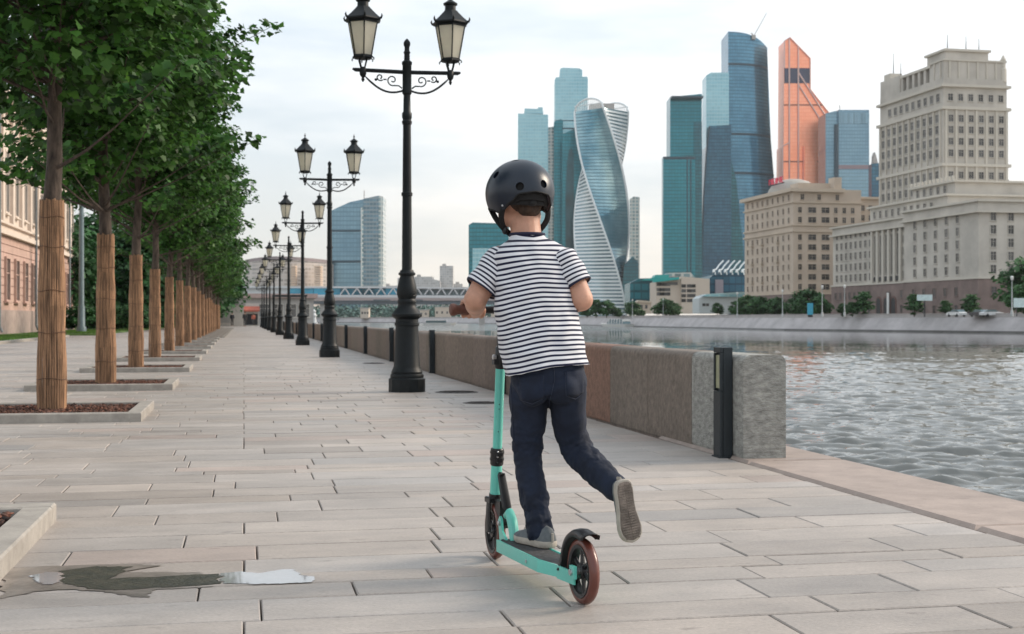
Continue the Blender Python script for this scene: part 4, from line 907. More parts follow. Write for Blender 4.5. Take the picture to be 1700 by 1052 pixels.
# green twin-height tower
r = tower_root('green_tower', 'green teal twin-height tower, left one of the tall group', 1135, 1500)
slab(r, 'rear_shaft', G_teal, [(1115, 520), (1115, 157), (1168, 152), (1169, 520)], 1500, 1135, 14, 50); slab(r, 'front_shaft', G_teal, [(1100.5, 520), (1101, 260), (1154, 256), (1155, 520)], 1500, 1135, 0, 13.9)
band(r, M_band, 1500, 1135, 1101, 1154, 262, 3); 
for u in (1140, 1146): m = MB(); (x0, z0), (x1, z1) = lcl([(u, 520), (u, 258)], 1500, 1135); m.box(x0, x0+1.2, -.7, 0, z0, z1); m.build('vertical_fin', M_band, r)
slab(r, 'side_face', G_teald, [(1155, 520), (1155, 200), (1168, 199), (1168, 520)], 1500, 1135, 12, 13.98); band(r, M_band, 1500, 1135, 1115, 1168, 160, 2, 13)
# leaning dark + pale tower
r = tower_root('slender_tower', 'slender blue tower with a pale top between the green and the curved towers', 1190, 1540)
slab(r, 'upper_shaft', G_pale, [(1174, 300), (1174, 123), (1182, 118), (1212, 118), (1212, 300)], 1540, 1190, 8, 40); slab(r, 'lower_shaft', G_blued, [(1163, 520), (1168, 330), (1173, 250), (1178, 209), (1214, 207), (1214, 520)], 1540, 1190, 0, 44)
m = MB(); pts = lcl([(1163, 515), (1168, 330), (1173, 250), (1178, 209)], 1540, 1190); m.tube([(x, -.3, z) for x, z in pts], .9, 5); m.build('edge_rib', M_band, r)
# big curved tower
def curved():
    d = 1560; r = tower_root('curved_tower', 'broad blue glass tower with a curved flaring right side and sloping top', 1250, d)
    prof = [(520, 1209, 1299), (450, 1209, 1298), (330, 1209, 1296), (290, 1209, 1292), (240, 1209, 1288), (200, 1209, 1284.5), (150, 1209, 1282), (110, 1209, 1281.5), (72, 1209, 1281)]
    n = 28; m = MB(); vs = []
    def plan(x0, x1, k):
        u = k/(n-1); x = x0 + (x1-x0)*u; return x, 26*(u**2.6)
    for v, u0, u1 in prof:
        z = lcl([(0, v)], d, 1250)[0][1]; x0, x1 = (u0-1250)*d/F_PX, (u1-1250)*d/F_PX
        for k in range(n): x, y_ = plan(x0, x1, k); vs.append((x, y_, z))
    z52 = []
    x0, x1 = (1209-1250)*d/F_PX, (1281-1250)*d/F_PX
    for k in range(n):
        x, y_ = plan(x0, x1, k); u = k/(n-1); py = 52 + 3*u + 17*u**3; vs.append((x, y_, lcl([(0, min(71.5, py))], d, 1250)[0][1]))
    R_ = len(prof) + 1
    m.add(vs, [(i*n+k, i*n+k+1, (i+1)*n+k+1, (i+1)*n+k) for i in range(R_-1) for k in range(n-1)])
    m.build('curved_facade', G_blue, r, smooth='all', fix=False)
    m = MB(); x1b = (1299-1250)*d/F_PX
    m.prism([(x0, 0, 0), (x0, 0, vs[(R_-1)*n][2]), (x1*.99, 0, vs[-1][2]-.5), (x1*1.0, 0, vs[(R_-2)*n][2]), (x1b, 0, 0)], (0, 27, 0), (0, 52, 0)); m.build('rear_block', G_blue, r)
    m = MB(); m.add([(x0, 0, 0), (x0, 27, 0), (x0, 27, vs[(R_-1)*n][2]), (x0, 0, vs[(R_-1)*n][2])], [(0, 1, 2, 3)]); m.build('side_wall', G_blue, r)
    for v, u1 in ((106, 1281.3), (222, 1286.8), (287, 1292)):
        m = MB(); z = lcl([(0, v)], d, 1250)[0][1]; xx1 = (u1-1250)*d/F_PX; a = [plan(x0, xx1, k) for k in range(n)]
        m.add([(x, y_-.5, z-1.3) for x, y_ in a] + [(x, y_-.5, z+1.3) for x, y_ in a], [(k, k+1, n+k+1, n+k) for k in range(n-1)]); m.build('technical_floor', M_band, r, fix=False)
    m = MB(); (xa, za), (xb, zb_) = lcl([(1253, 58), (1274, 20)], d, 1250); m.tube([(xa, 6, za), (xb, 6, zb_)], [.5, .3], 4); m.tube([(xa-3, 6, za+4), (xa, 6, za)], .8, 4); m.box(xa-2.5, xa+2, 4, 8, za-4, za+1); m.build('roof_crane', M_conc, r)
    slab(r, 'podium_face', G_teald, [(1209, 520), (1209, 250), (1222, 300), (1234, 420), (1236, 520)], d, 1250, -2.4, -.8)
curved()
# orange tower
r = tower_root('orange_tower', 'bright orange copper glass tower with slanting white ribs', 1345, 1560); d = 1560
slab(r, 'shaft', G_oran, [(1297, 520), (1299, 243), (1301, 240), (1302, 68), (1311, 62), (1345, 97), (1345, 148), (1375, 186), (1376, 272), (1376, 520)], d, 1345, 0, 34)
slab(r, 'flared_base', G_oran, [(1333, 520), (1333, 243), (1393, 317), (1393, 520)], d, 1345, -8, -.02)
slab(r, 'dark_floors', mat('dark_blue_floors', (.045, .05, .10), .2, var=.2, scale=.05), [(1302, 138), (1302, 113), (1345, 113), (1345, 138)], d, 1345, -.7, -.01)
for pts in ([(1310, 330), (1310, 64)], [(1325, 330), (1325, 76)], [(1325, 120), (1375, 200)], [(1333, 330), (1333, 243), (1393, 318)], [(1339, 330), (1339, 260), (1386, 320)], [(1302, 113), (1302, 68), (1311, 62), (1345, 97), (1345, 148), (1375, 186), (1376, 272)], [(1325, 140), (1374, 219)], [(1299, 300), (1299, 243), (1311, 236)]):
    m = MB(); m.tube([(x, -1.6, z) for x, z in lcl(pts, d, 1345)], .85, 4); m.build('slanting_rib', M_pinkt, r)
M_oband = mat('copper_band', (.35, .12, .08), .4)
for v, u1 in ((174, 1366), (268, 1376)): band(r, M_oband, d, 1345, 1301, u1, v, 1.6, -.7, -.01)
# blue box right
r = tower_root('blue_block_tower', 'steel blue box-shaped tower right of the orange one', 1410, 1500); d = 1500
slab(r, 'side_face', G_steel, [(1372, 520), (1372, 187), (1388, 183), (1392, 183), (1392, 520)], d, 1410, 4, 40); slab(r, 'shaft', G_steel, [(1392, 520), (1392, 182), (1443, 182), (1443, 520)], d, 1410, 0, 40)
m = MB(); (x0, z0), (x1, z1) = lcl([(1387, 520), (1392, 206)], d, 1410); m.box(x0, x1, -.6, 3.9, z0, z1); m.build('corner_recess', M_band, r)
band(r, M_pinkt if False else mat('grey_pink_band', (.30, .22, .24), .6), d, 1410, 1392, 1443, 277, 4.5, -.5, -.01); slab(r, 'louvre_crown', facade('louvres', (.20, .34, .42), (.25, .38, .46), 1e6, 1.8, (.09, .18, .24), 0, .35), [(1392, 205), (1392, 187), (1443, 187), (1443, 205)], d, 1410, -.5, -.01)
m = MB(); (x0, z0), _ = lcl([(1396, 182), (0, 0)], d, 1410); m.tube([(x0, 5, z0), (x0, 5, z0 + 6)], .4, 4); m.build('mast', M_dk, r)
# spire tower
r = tower_root('spired_tower', 'small dark blue tower with a pointed grey top beside the ministry tower', 1453, 1400); d = 1400
slab(r, 'shaft', G_blued, [(1447, 520), (1447, 272), (1462, 270), (1462, 520)], d, 1453, 0, 12); slab(r, 'spire', M_conc, [(1450, 271), (1451, 258), (1453, 252), (1455, 258), (1458, 270)], d, 1453, 1, 9)
# left tower behind the bridge
r = tower_root('slanted_tower', 'blue-grey glass tower with a slanting top behind the bridge', 592, 1200); d = 1200
slab(r, 'glass_front', G_steel, [(549, 520), (550, 349), (575, 341), (604, 337), (604, 520)], d, 592, 0, 30); slab(r, 'rear_top', G_steel, [(553, 346), (580, 334), (604, 329), (604, 346)], d, 592, 6, 34)
slab(r, 'side_front', facade('ribbed_pale', (.10, .19, .25), (.13, .23, .29), 3.6, 3.0, (.24, .30, .33), .4, .15), [(604, 520), (604, 330), (629, 325), (629, 520)], d, 592, -3, 30); slab(r, 'balcony_strip', G_lat, [(629, 520), (629, 325), (636, 326), (636, 520)], d, 592, -1, 28); slab(r, 'balcony_strip', G_lat, [(600, 520), (600, 345), (604, 344), (604, 520)], d, 592, -4, -.5)
band(r, M_band, d, 592, 549, 604, 383, 1.4); band(r, M_band, d, 592, 549, 604, 434, 1.8); m = MB(); (x0, z0), _ = lcl([(603, 333), (0, 0)], d, 592); m.tube([(x0, 8, z0), (x0, 8, z0 + 10)], .4, 4); m.build('mast', M_conc, r)
# curved apartment block far left
r = thing('curved_block', 'long curved pale apartment block behind the far street lamps', 'building', (*W(470, 0, 1150).xy, Z0), -YAW); d = 1150; m = MB(); G_res = facade('residential_front', (.36, .33, .31), (.55, .47, .40), 3.4, 5.0, (.60, .54, .50), .45, .25, rnd=.35, metal=0, rough=.6)
n = 18; vs = []
for k in range(n+1):
    u = k/n; x = (395 + 146*u - 470)*d/F_PX; y_ = 60 - 60*math.sin(PI*(.15 + .7*u)); top = lcl([(0, 431 + 10*abs(u-.45)**1.5)], d, 470)[0][1]; vs += [(x, y_, 0), (x, y_, top), (x, y_+16, top), (x, y_+16, 0)]
m.add(vs, [(k*4+a, k*4+a+1, k*4+a+5, k*4+a+4) for k in range(n) for a in range(3)] + [(0, 1, 2, 3), (n*4+3, n*4+2, n*4+1, n*4)]); m.build('wall', G_res, r)
m = MB(); m.add([(v[0], v[1]-(1.2 if i % 4 == 1 else -1.2), v[2]+.05) for i, v in enumerate(vs) if i % 4 in (1, 2)] + [(v[0], v[1]-(1.2 if i % 4 == 1 else -1.2), v[2]+3) for i, v in enumerate(vs) if i % 4 in (1, 2)], [(2*k, 2*k+2, 2*n+2+2*k+2, 2*n+2+2*k) for k in range(n)] + [(2*n+2+2*k, 2*n+4+2*k, 2*n+5+2*k, 2*n+3+2*k) for k in range(n)]); m.build('roof', mat('grey_mauve_roof', (.33, .27, .27), .8), r)
M_warm = mat('warm_light_paint', (.78, .60, .46), .4)  # warm light on the block, put into the colour of its bands
for u0, u1 in ((484, 492), (522, 533)):
    for k in range(9): m = MB(); (x0, z0), (x1, _) = lcl([(u0, 441 + k*3.8), (u1, 0)], d, 470); m.box(x0, x1, -4, 12, z0 - 1.4, z0); m.build('balcony_band', M_warm, r)
# distant blocks
G_far = facade('far_apartments', (.42, .42, .43), (.50, .49, .48), 3.4, 3.2, (.58, .56, .54), .35, .3, rnd=.25, metal=0, rough=.7)
for pts, dd, lab in (([(660, 520), (660, 461), (690, 461), (690, 520)], 1900, 'faint low apartment block behind the nearest lamp post'), ([(688, 520), (688, 459), (718, 459), (718, 463), (731, 466), (731, 520)], 1880, 'faint pale apartment block between the lamp post and the lone high-rise'), ([(730, 520), (730, 441), (752, 441), (752, 520)], 1900, 'lone pale grey high-rise on the skyline left of the child'), ([(752, 520), (752, 471), (768, 471), (768, 476), (790, 477), (790, 520)], 1920, 'lowest faint block at the right of the lone high-rise'), ([(636, 520), (636, 474), (662, 474), (662, 520)], 1930, 'faint low roofline right of the slanted tower')):
    r = tower_root('apartment_block', lab, pts[0][0], dd, 'building'); slab(r, 'wall', G_far, pts, dd, pts[0][0], 0, 30); m = MB(); (x0, z0), (x1, _) = lcl([(pts[0][0] + 4, pts[1][1]), (pts[0][0] + 10, 0)], dd, pts[0][0]); m.box(x0, x1, 5, 15, z0, z0 + 3); m.build('roof_house', M_conc, r)
# mid-distance low buildings right of centre
M_teal_roof = mat('bright_teal_cladding', (.02, .36, .34), .4, var=.1); M_beigeb = mat('beige_panel', (.58, .50, .42), .8, var=.05)
r = tower_root('teal_hall', 'low dark teal glass hall right of the twisted tower', 1088, 620, 'building'); d = 620
slab(r, 'wall', G_teald, [(1046, 520), (1046, 470), (1062, 462), (1100, 461), (1110, 466), (1110, 520)], d, 1088, 0, 30); slab(r, 'roof_band', M_teal_roof, [(1062, 465), (1086, 460), (1088, 456), (1110, 456), (1110, 466)], d, 1088, -1, 12)
slab(r, 'roof_plant', G_lat, [(1108, 457), (1112, 452), (1150, 451), (1158, 459)], d, 1088, 8, 20)
r = tower_root('beige_office', 'beige office block with a bright teal roof edge', 1132, 560, 'building'); d = 560
slab(r, 'wall', M_beigeb, [(1089, 520), (1089, 467), (1130, 463), (1130, 520)], d, 1132, 0, 25); slab(r, 'wall', M_beigeb, [(1130.1, 520), (1130.1, 459), (1177, 463), (1177, 520)], d, 1132, -2, 25); slab(r, 'teal_cornice', M_teal_roof, [(1083, 469), (1083, 466), (1126, 460), (1126, 464)], d, 1132, -3, -.02)
Wf = MB(); Wf.box(-.02, .10, -.95, .95, -.1, 1.3); Wf = Wf.mesh('window', M_wd, fix=False)
for u in (1134, 1143, 1150):
    for v in (477, 485, 493, 501): (x, z), = lcl([(u, v)], d, 1132); link('window', Wf, r, (x, -2, z), (0, 0, -PI/2))
for u in (1094, 1099, 1104, 1109):
    for v in (474, 483, 490): (x, z), = lcl([(u, v)], d, 1132); link('window', Wf, r, (x, 0, z), (0, 0, -PI/2))
m = MB(); (x0, z0), (x1, _) = lcl([(1107, 473), (1125, 0)], d, 1132); m.box(x0, x1, -.2, -.01, z0, z0 + 1.2); m.build('ribbon_window', M_wd, r)
# dark sports hall with white roof trusses
r = tower_root('truss_hall', 'dark glazed hall with white curved roof trusses, left of the tan building', 1210, 640, 'building'); d = 640
slab(r, 'wall', G_blued, [(1178, 520), (1178, 462), (1184, 456), (1240, 452), (1240, 520)], d, 1210, 0, 40); slab(r, 'grey_wall', mat('mauve_panel', (.28, .25, .28), .7), [(1187, 520), (1187, 464), (1200, 464), (1200, 520)], d, 1210, -1.5, -.02)
for k in range(6):
    u = 1183 + k*9.5; m = MB(); pts = lcl([(u, 452), (u+1, 448), (u+6, 447), (u+11, 440), (u+19, 432)], d, 1210); m.tube([(x, -2 + i, z) for i, (x, z) in enumerate(pts)], .38, 5); tr_ = m.build('roof_truss', M_wband, r); m = MB(); a, b_ = lcl([(u+2, 447), (u+4, 456)], d, 1210); m.tube([(a[0], -1.5, a[1]), (b_[0], -1.5, b_[1])], .25, 4); m.build('truss_strut', M_wband, tr_)
# pale low pavilion
r = tower_root('pale_pavilion', 'low pale pavilion with a glassy roof on the far bank', 1200, 470, 'building'); d = 470
slab(r, 'wall', mat('pale_blue_panel', (.50, .55, .56), .6, var=.05), [(1161, 520), (1161, 495), (1167, 490), (1237, 489), (1237, 520)], d, 1200, 0, 18); slab(r, 'roof', G_pale, [(1166, 492), (1172, 488), (1237, 484), (1237, 493)], d, 1200, -1.5, 14)
for u in (1166, 1172): m = MB(); (x, z), (x1, _) = lcl([(u, 508), (u+5, 0)], d, 1200); m.box(x, x1, -.2, -.01, z, z+1); m.build('window', M_wd, r)
r = tower_root('stone_gatehouse', 'small stone gatehouse among the trees by the teal hall', 1070, 500, 'building'); slab(r, 'wall', M_beige2, [(1058, 520), (1058, 501), (1081, 503), (1081, 520)], 500, 1070, 0, 8); slab(r, 'roof', M_trim2, [(1056, 501), (1060, 498), (1080, 500), (1083, 503)], 500, 1070, -.6, 8.5)
for u in (1063, 1071): m = MB(); (x, z), (x1, _) = lcl([(u, 512), (u+4, 0)], 500, 1070); m.box(x, x1, -.2, -.01, z, z + 1.4); m.build('window', M_wd, r)

# ------------------------------------------------------------------ bridge
M_bwh = mat('bridge_white', (.62, .64, .65), .5, var=.05); M_bgl = mat('bridge_glass', (.02, .30, .48), .12, var=.35, scale=.08, spec=.8, metal=.2); M_bdk = mat('bridge_soffit', (.14, .16, .18), .7); M_bpk = mat('bridge_fascia', (.42, .35, .34), .7, var=.08)
bl = lambda u, v, dd=650: lcl([(u, v)], dd, 640)[0]
r = thing('footbridge', 'covered glass footbridge with white truss over the river', 'bridge', (*W(640, 0, 650).xy, Z0), -YAW)
def bslab(name, m_, pts, y0, y1, par=r): return slab(par, name, m_, pts, 650, 640, y0, y1)
bslab('roof', M_bwh, [(400, 478), (400, 475), (640, 475.5), (900, 479), (900, 481), (640, 478)], -1, 11); bslab('deck', M_bwh, [(400, 491), (400, 488.8), (900, 491), (900, 494)], -1, 11)
for a, b_ in ((400, 440), (440, 478), (478, 520), (520, 565), (640, 675)): bslab('glass_gallery', M_bgl if a > 440 else M_bwh, [(a+.4, 488.9), (a+.4, 477.6), (b_-.4, 477.8), (b_-.4, 489.2)], 1, 9)
bslab('rear_glazing', M_bgl, [(565.5, 489), (565.5, 478), (639.5, 478), (639.5, 489.5)], 7, 9); bslab('rear_glazing', mat('pale_gallery_glass', (.30, .38, .42), .3, var=.2, scale=.1), [(675.5, 489.5), (675.5, 479), (899, 481), (899, 491)], 7, 9)
k = 565
while k < 895:
    for a, b_ in (((k, 489), (k+8, 478)), ((k+8, 478), (k+15, 489))):
        m = MB(); (x0, z0), (x1, z1) = bl(*a), bl(*b_); m.tube([(x0, -.6, z0), (x1, -.6, z1)], .32, 5); m.build('truss_diagonal', M_bwh, r)
    k += 20
r2 = thing('road_bridge', 'low road bridge with a pinkish fascia and dark underside across the river', 'bridge', (*W(640, 0, 640).xy, Z0), -YAW)
slab(r2, 'fascia', M_bpk, [(470, 498.5), (470, 493), (900, 495), (900, 499)], 640, 640, 0, 1); slab(r2, 'girder', M_bdk, [(500, 504), (470, 499), (900, 499.5), (900, 505.5)], 640, 640, .6, 14); slab(r2, 'deck', M_bpk, [(470, 498), (470, 496), (900, 497), (900, 499)], 640, 640, 1.02, 13)
for a, b_ in ((620, 648), (690, 702)): slab(r2, 'expansion_bay', M_bdk, [(a, 498.8), (a, 496.8), (b_, 497), (b_, 499)], 640, 640, -.5, -.01)
for u in (475, 530, 795): slab(r2, 'pier', M_conc, [(u, 540), (u, 500), (u+9, 500), (u+9, 540)], 640, 640, 2, 12)
slab(r2, 'parapet_rail', M_bwh, [(440, 493), (440, 491.8), (900, 493.6), (900, 494.8)], 640, 640, 0, .3)
t = thing('white_sculpture', 'white vertical river marker standing near the bridge', 'marker', (*W(521, 0, 420).xy, ZW - .1), -YAW)
m = MB(); m.box(-1.1, 1.1, -1, 1, 0, 1.6); m.build('base', M_teal_roof if False else M_bwh, t); m = MB(); m.lathe([(.9, 1.6), (.7, 3.2), (1.0, 3.8), (.5, 4.6), (.75, 5.2), (.2, 5.8)], 8); m.build('column', M_bwh, t)
# far shore behind the bridge: wooded slope and pale low blocks
P = np.concatenate([np.array(W(u, HY, dd)) - (0, 0, EYE) + RNG.normal(0, 1, (16, 3)) * (4.5, 4.5, 2.6) + (0, 0, 4.5 + 3*RNG.random()) for u, dd in zip(RNG.uniform(500, 870, 420), RNG.uniform(960, 1130, 420))]); P[:, 2] = np.abs(P[:, 2])
link('far_wood', leaves('far_wood', P, 1.5, mat('hazy_leaf', (.07, .14, .12), .8, var=.2, scale=.02, attr='rnd', avar=.5), shape=QUAD), kind='stuff')
for i, (u, w, h) in enumerate(((605, 14, 10), (700, 22, 8), (735, 26, 11), (780, 30, 9), (830, 30, 10))):
    r = tower_root('riverside_house', 'small pale riverside building seen under the bridge', u, 940, 'building'); x = w*.21; box_part('wall', M_beigeb, r, -x, x, 0, 10, 0, h*.7); box_part('roof', M_conc, r, -x-.4, x+.4, -.4, 10.4, h*.7, h*.7 + .6); r['group'] = 'pale riverside buildings under the bridge'
    for k in range(3): box_part('window', M_wd, r, -x + .8 + k*(2*x/3), -x + 2.0 + k*(2*x/3), -.1, -.002, h*.3, h*.3 + 1.6)
# barge by the far shore
t = thing('river_boat', 'long low pale river boat under the bridge', 'boat', (*W(727, 0, 560).xy, ZW - .05), -YAW)
m = MB(); m.add([(-6.5, -2, 1.0), (6, -2, 1.0), (8, 0, 1.2), (6, 2, 1.0), (-6.5, 2, 1.0), (-6, -1.6, 0), (5.4, -1.6, 0), (7, 0, 0), (5.4, 1.6, 0), (-6, 1.6, 0)], [(0, 1, 2, 3, 4), (0, 5, 6, 1), (1, 6, 7, 2), (2, 7, 8, 3), (3, 8, 9, 4), (4, 9, 5, 0)]); m.build('hull', M_wh, t)
m = MB(); m.box(-5, 3.5, -1.5, 1.5, 1.0, 2.0); m.build('cabin', M_gl, t); m = MB(); m.box(-5.3, 3.9, -1.8, 1.8, 2.0, 2.2); m.build('cabin_roof', M_wh, t)

# ------------------------------------------------------------------ trees, lamps, cars on the far bank
M_leaf_f = mat('far_leaf', (.050, .135, .042), .7, var=.25, scale=.1, attr='rnd', avar=.5, trans=.2)
ft = [bush_tree('riverside_tree', 'full round green tree in front of the tan building', 'tree', (*W(1340, 0, 330).xy, Z0), 3.6, 3.0, 3.9, 2600, .42, 61, M_leaf_f, .2, 'green trees along the far quay'),
      bush_tree('riverside_tree', 'upright green tree before the arches of the ministry block', 'tree', (*W(1434, 0, 290).xy, Z0), 2.0, 2.6, 3.2, 1800, .34, 62, M_leaf_f, .15, 'green trees along the far quay')]
index_kids()
FT = [(0, 1262, 345, 1.0, 'dark green tree left of the tan building base'), (0, 1290, 350, .9, 'tree under the left facade of the tan building'), (0, 1360, 325, .9, 'tree at the right foot of the tan building'), (1, 1415, 290, .8, 'small tree left of the arches'), (1, 1518, 270, 1.0, 'lone upright tree right of the arches'), (1, 1570, 268, .75, 'smallest lone tree before the near wing of the ministry block'), (1, 1612, 265, 1.05, 'lone tree before the corner of the ministry block'),
      (0, 1706, 215, 1.0, 'large tree cut off by the right edge of the photo'), (0, 1716, 235, 1.9, 'tallest tree, cut off by the right edge above the billboard'),
      (1, 1191, 420, 1.0, 'upright tree before the pale pavilion'), (0, 1225, 400, .9, 'tree right of the pale pavilion'), (0, 1243, 380, 1.1, 'tree between the pavilion and the tan building'), (0, 1104, 440, 1.2, 'broad tree before the beige office block'), (0, 1118, 450, .9, 'lower tree right of the broad one before the beige office'), (0, 1049, 470, .95, 'tree at the foot of the teal hall'), (0, 1064, 470, .5, 'small tree before the gatehouse'), (0, 1007, 480, 1.15, 'tree at the foot of the twisted tower'), (1, 990, 480, 1.5, 'tall narrow tree beside the child\'s right elbow'), (0, 1026, 480, .55, 'small tree before the twisted tower'), (0, 975, 490, .9, 'tree partly hidden behind the child'), (1, 1399, 295, .7, 'tree between the tan building and the arches'), (0, 1320, 340, .85, 'tree right of the middle under the tan building')]
for k, u, dd, s_, lab in FT: s_ *= .80; p_ = W(u, 0, dd); dup(ft[k], (p_.x, p_.y, Z0), random.uniform(0, 6), lab, (s_, s_, s_*random.uniform(.92, 1.08)))
M_lp = mat('pale_grey_paint', (.42, .44, .44), .5)
def quay_lamp(label, u, dd, h=5.6, m_=M_lp):
    p_ = W(u, 0, dd); t = thing('quay_lamp', label, 'street lamp', (p_.x, p_.y, Z0), 0, 'slim white lamps along the far quay')
    m = MB(); m.lathe([(.22, 0), (.22, .8), (.10, 1.0), (.06, h)], 8); m.build('post', m_, t, smooth=True); m = MB(); m.lathe([(.1, h), (.22, h+.15), (.26, h+.5), (.12, h+.65)], 8); m.build('globe', M_wh, t, smooth=True); return t
quay_lamp('slim white lamp on the far quay before the tan building', 1299, 300)
l0 = quay_lamp('slim white lamp on the far quay by the beige office block', 1101, 430)
index_kids()
for u, dd, lab in ((1365, 262, 'slim grey lamp on the far quay left of the ministry block'), (1402, 258, 'slim lamp on the far quay beside the tree left of the arches'), (1224, 330, 'slim lamp on the far quay before the pavilion'), (1050, 450, 'slim lamp on the far quay before the teal hall'), (1680, 205, 'slim lamp on the far quay at the right edge')): p_ = W(u, 0, dd); dup(l0, (p_.x, p_.y, Z0), 0, lab)
M_bill = mat('pale_board', (.62, .74, .74), .5); M_poster = mat('blue_poster', (.05, .35, .50), .5)
p_ = W(1694, 0, 200); t = thing('billboard', 'pale blank billboard on legs at the right edge', 'billboard', (p_.x, p_.y, Z0), -YAW); box_part('board', M_bill, t, -1.0, 1.6, -.1, .1, 1.35, 2.75)
for x_ in (-.6, 1.0): box_part('leg', M_dk, t, x_, x_+.12, -.05, .05, 0, 1.35)
p_ = W(1345, 0, 285); t = thing('poster_stand', 'upright blue poster stand on the far quay', 'sign', (p_.x, p_.y, Z0), -YAW); box_part('panel', M_poster, t, -.6, .6, -.1, .1, .5, 3.0); box_part('foot', M_dk, t, -.5, .5, -.12, .12, 0, .5)
p_ = W(1535, 0, 262); t = thing('road_sign', 'white and blue road signboard before the ministry block', 'sign', (p_.x, p_.y, Z0), -YAW); box_part('panel', M_bill, t, -1.5, 1.5, -.1, .1, 3.2, 4.4); box_part('post', M_dk, t, -.1, .1, -.09, .09, 0, 3.2)
def car(label, u, dd, m_):
    p_ = W(u, 0, dd); t = thing('parked_car', label, 'car', (p_.x, p_.y, Z0), 0, 'cars on the far quay')
    m = MB(); m.prism([(x, 0, z) for x, z in ((-2.1, .35), (-2.15, .8), (-1.9, .95), (1.2, .98), (2.1, .8), (2.15, .35))], (0, -.85, 0), (0, .85, 0)); me = m.build('body', m_, t)
    m = MB(); m.prism([(x, 0, z) for x, z in ((-1.75, .96), (-1.2, 1.42), (.3, 1.45), (1.1, .99))], (0, -.75, 0), (0, .75, 0)); m.build('cabin', M_gl, t)
    for x_ in (-1.3, 1.3):
        for y_ in (-.86, .70): m = MB(); m.lathe([(.31, 0), (.31, .16)], 12, M=Matrix.Translation((x_, y_, .31)) @ Matrix.Rotation(-PI/2, 4, 'X')); m.build('wheel', M_dk, t)
    return t
M_carw = mat('white_car_paint', (.7, .7, .7), .25); M_card = mat('dark_car_paint', (.04, .04, .05), .25)
c0 = car('white car with its roof just above the far parapet before the near wing', 1588, 258, M_carw); c1 = car('dark car before the corner of the ministry block', 1626, 258, M_card)
c2 = car('dark car parked before the lone trees right of the arches', 1596, 266, M_card); car('white car below the billboard side of the ministry corner', 1646, 256, M_carw)
for o_ in (c0, c1): o_.rotation_euler.z = rad(95)
# ------------------------------------------------------------------ scooter
RW = Vector((1.025, 3.96, 0)); FW = Vector((.904, 4.78, 0)); WB = (FW - RW).length
su = (FW - RW).normalized(); sl = Vector((su.y, -su.x, 0)); UP = Vector((0, 0, 1))
HEAD = math.atan2(-su.x, su.y)               # rotation that turns +Y to the heading
SM = Matrix.Translation(RW) @ Matrix.Rotation(HEAD, 4, 'Z')   # local x = right, y = forward, z = up
M_mint = mat('mint_paint', (.13, .56, .47), .34, var=.07, coat=.4)
M_blk = mat('black_plastic', (.014, .014, .016), .38, var=.15)
M_grip = mat('grip_tape', (.06, .06, .062), .9, var=.35, scale=60, bump=1, bscale=400, bdist=.001)
M_tyre = mat('brown_urethane', (.135, .038, .026), .35, var=.15, scale=10, coat=.2)
M_steel = mat('brushed_steel', (.55, .55, .56), .3, metal=.9)
M_brown = mat('brown_rubber', (.14, .055, .038), .6, var=.15, bump=.3, bscale=120)
sc = thing('kick_scooter', 'mint green kick scooter with brown wheels ridden by the child', 'scooter', RW, HEAD)
def wheel(loc, steer):
    w = thing('wheel', '', '', (0, 0, 0)); 
    for k in ('label', 'category'): del w[k]
    w.parent = sc; w.location = loc; w.rotation_euler = (0, PI/2, steer) ; w.rotation_euler = (0, 0, steer)
    R = Matrix.Rotation(PI/2, 4, 'Y')
    m = MB(); m.lathe([(.078, -.012), (.086, -.0165), (.096, -.014), (.1015, -.006), (.1025, 0), (.1015, .006), (.096, .014), (.086, .0165), (.078, .012), (.078, -.012)], 56, M=R, cap=False); m.build('tyre', M_tyre, w, smooth='all')
    m = MB(); m.lathe([(.0785, -.010), (.082, -.0168), (.079, -.0172), (.070, -.014), (.068, 0), (.070, .014), (.079, .0172), (.082, .0168), (.0785, .010)], 48, M=R, cap=False)
    for k in range(6):
        a = k*PI/3 + .3; p0 = Vector((0, .018*math.cos(a), .018*math.sin(a))); p1 = Vector((0, .071*math.cos(a+.12), .071*math.sin(a+.12))); m.tube([p0, p0.lerp(p1, .5), p1], [.010, .0075, .009], 6, flat=(1, .8))
    m.lathe([(.022, -.015), (.024, -.012), (.024, .012), (.022, .015)], 18, M=R); m.build('rim', M_blk, w, smooth=30)
    m = MB(); m.lathe([(.009, -.026), (.011, -.024), (.011, .024), (.009, .026)], 12, M=R); m.build('hub', M_steel, w, smooth=30)
    return w
wheel((0, 0, .1025), 0); wheel((0, WB, .1025), rad(-4))
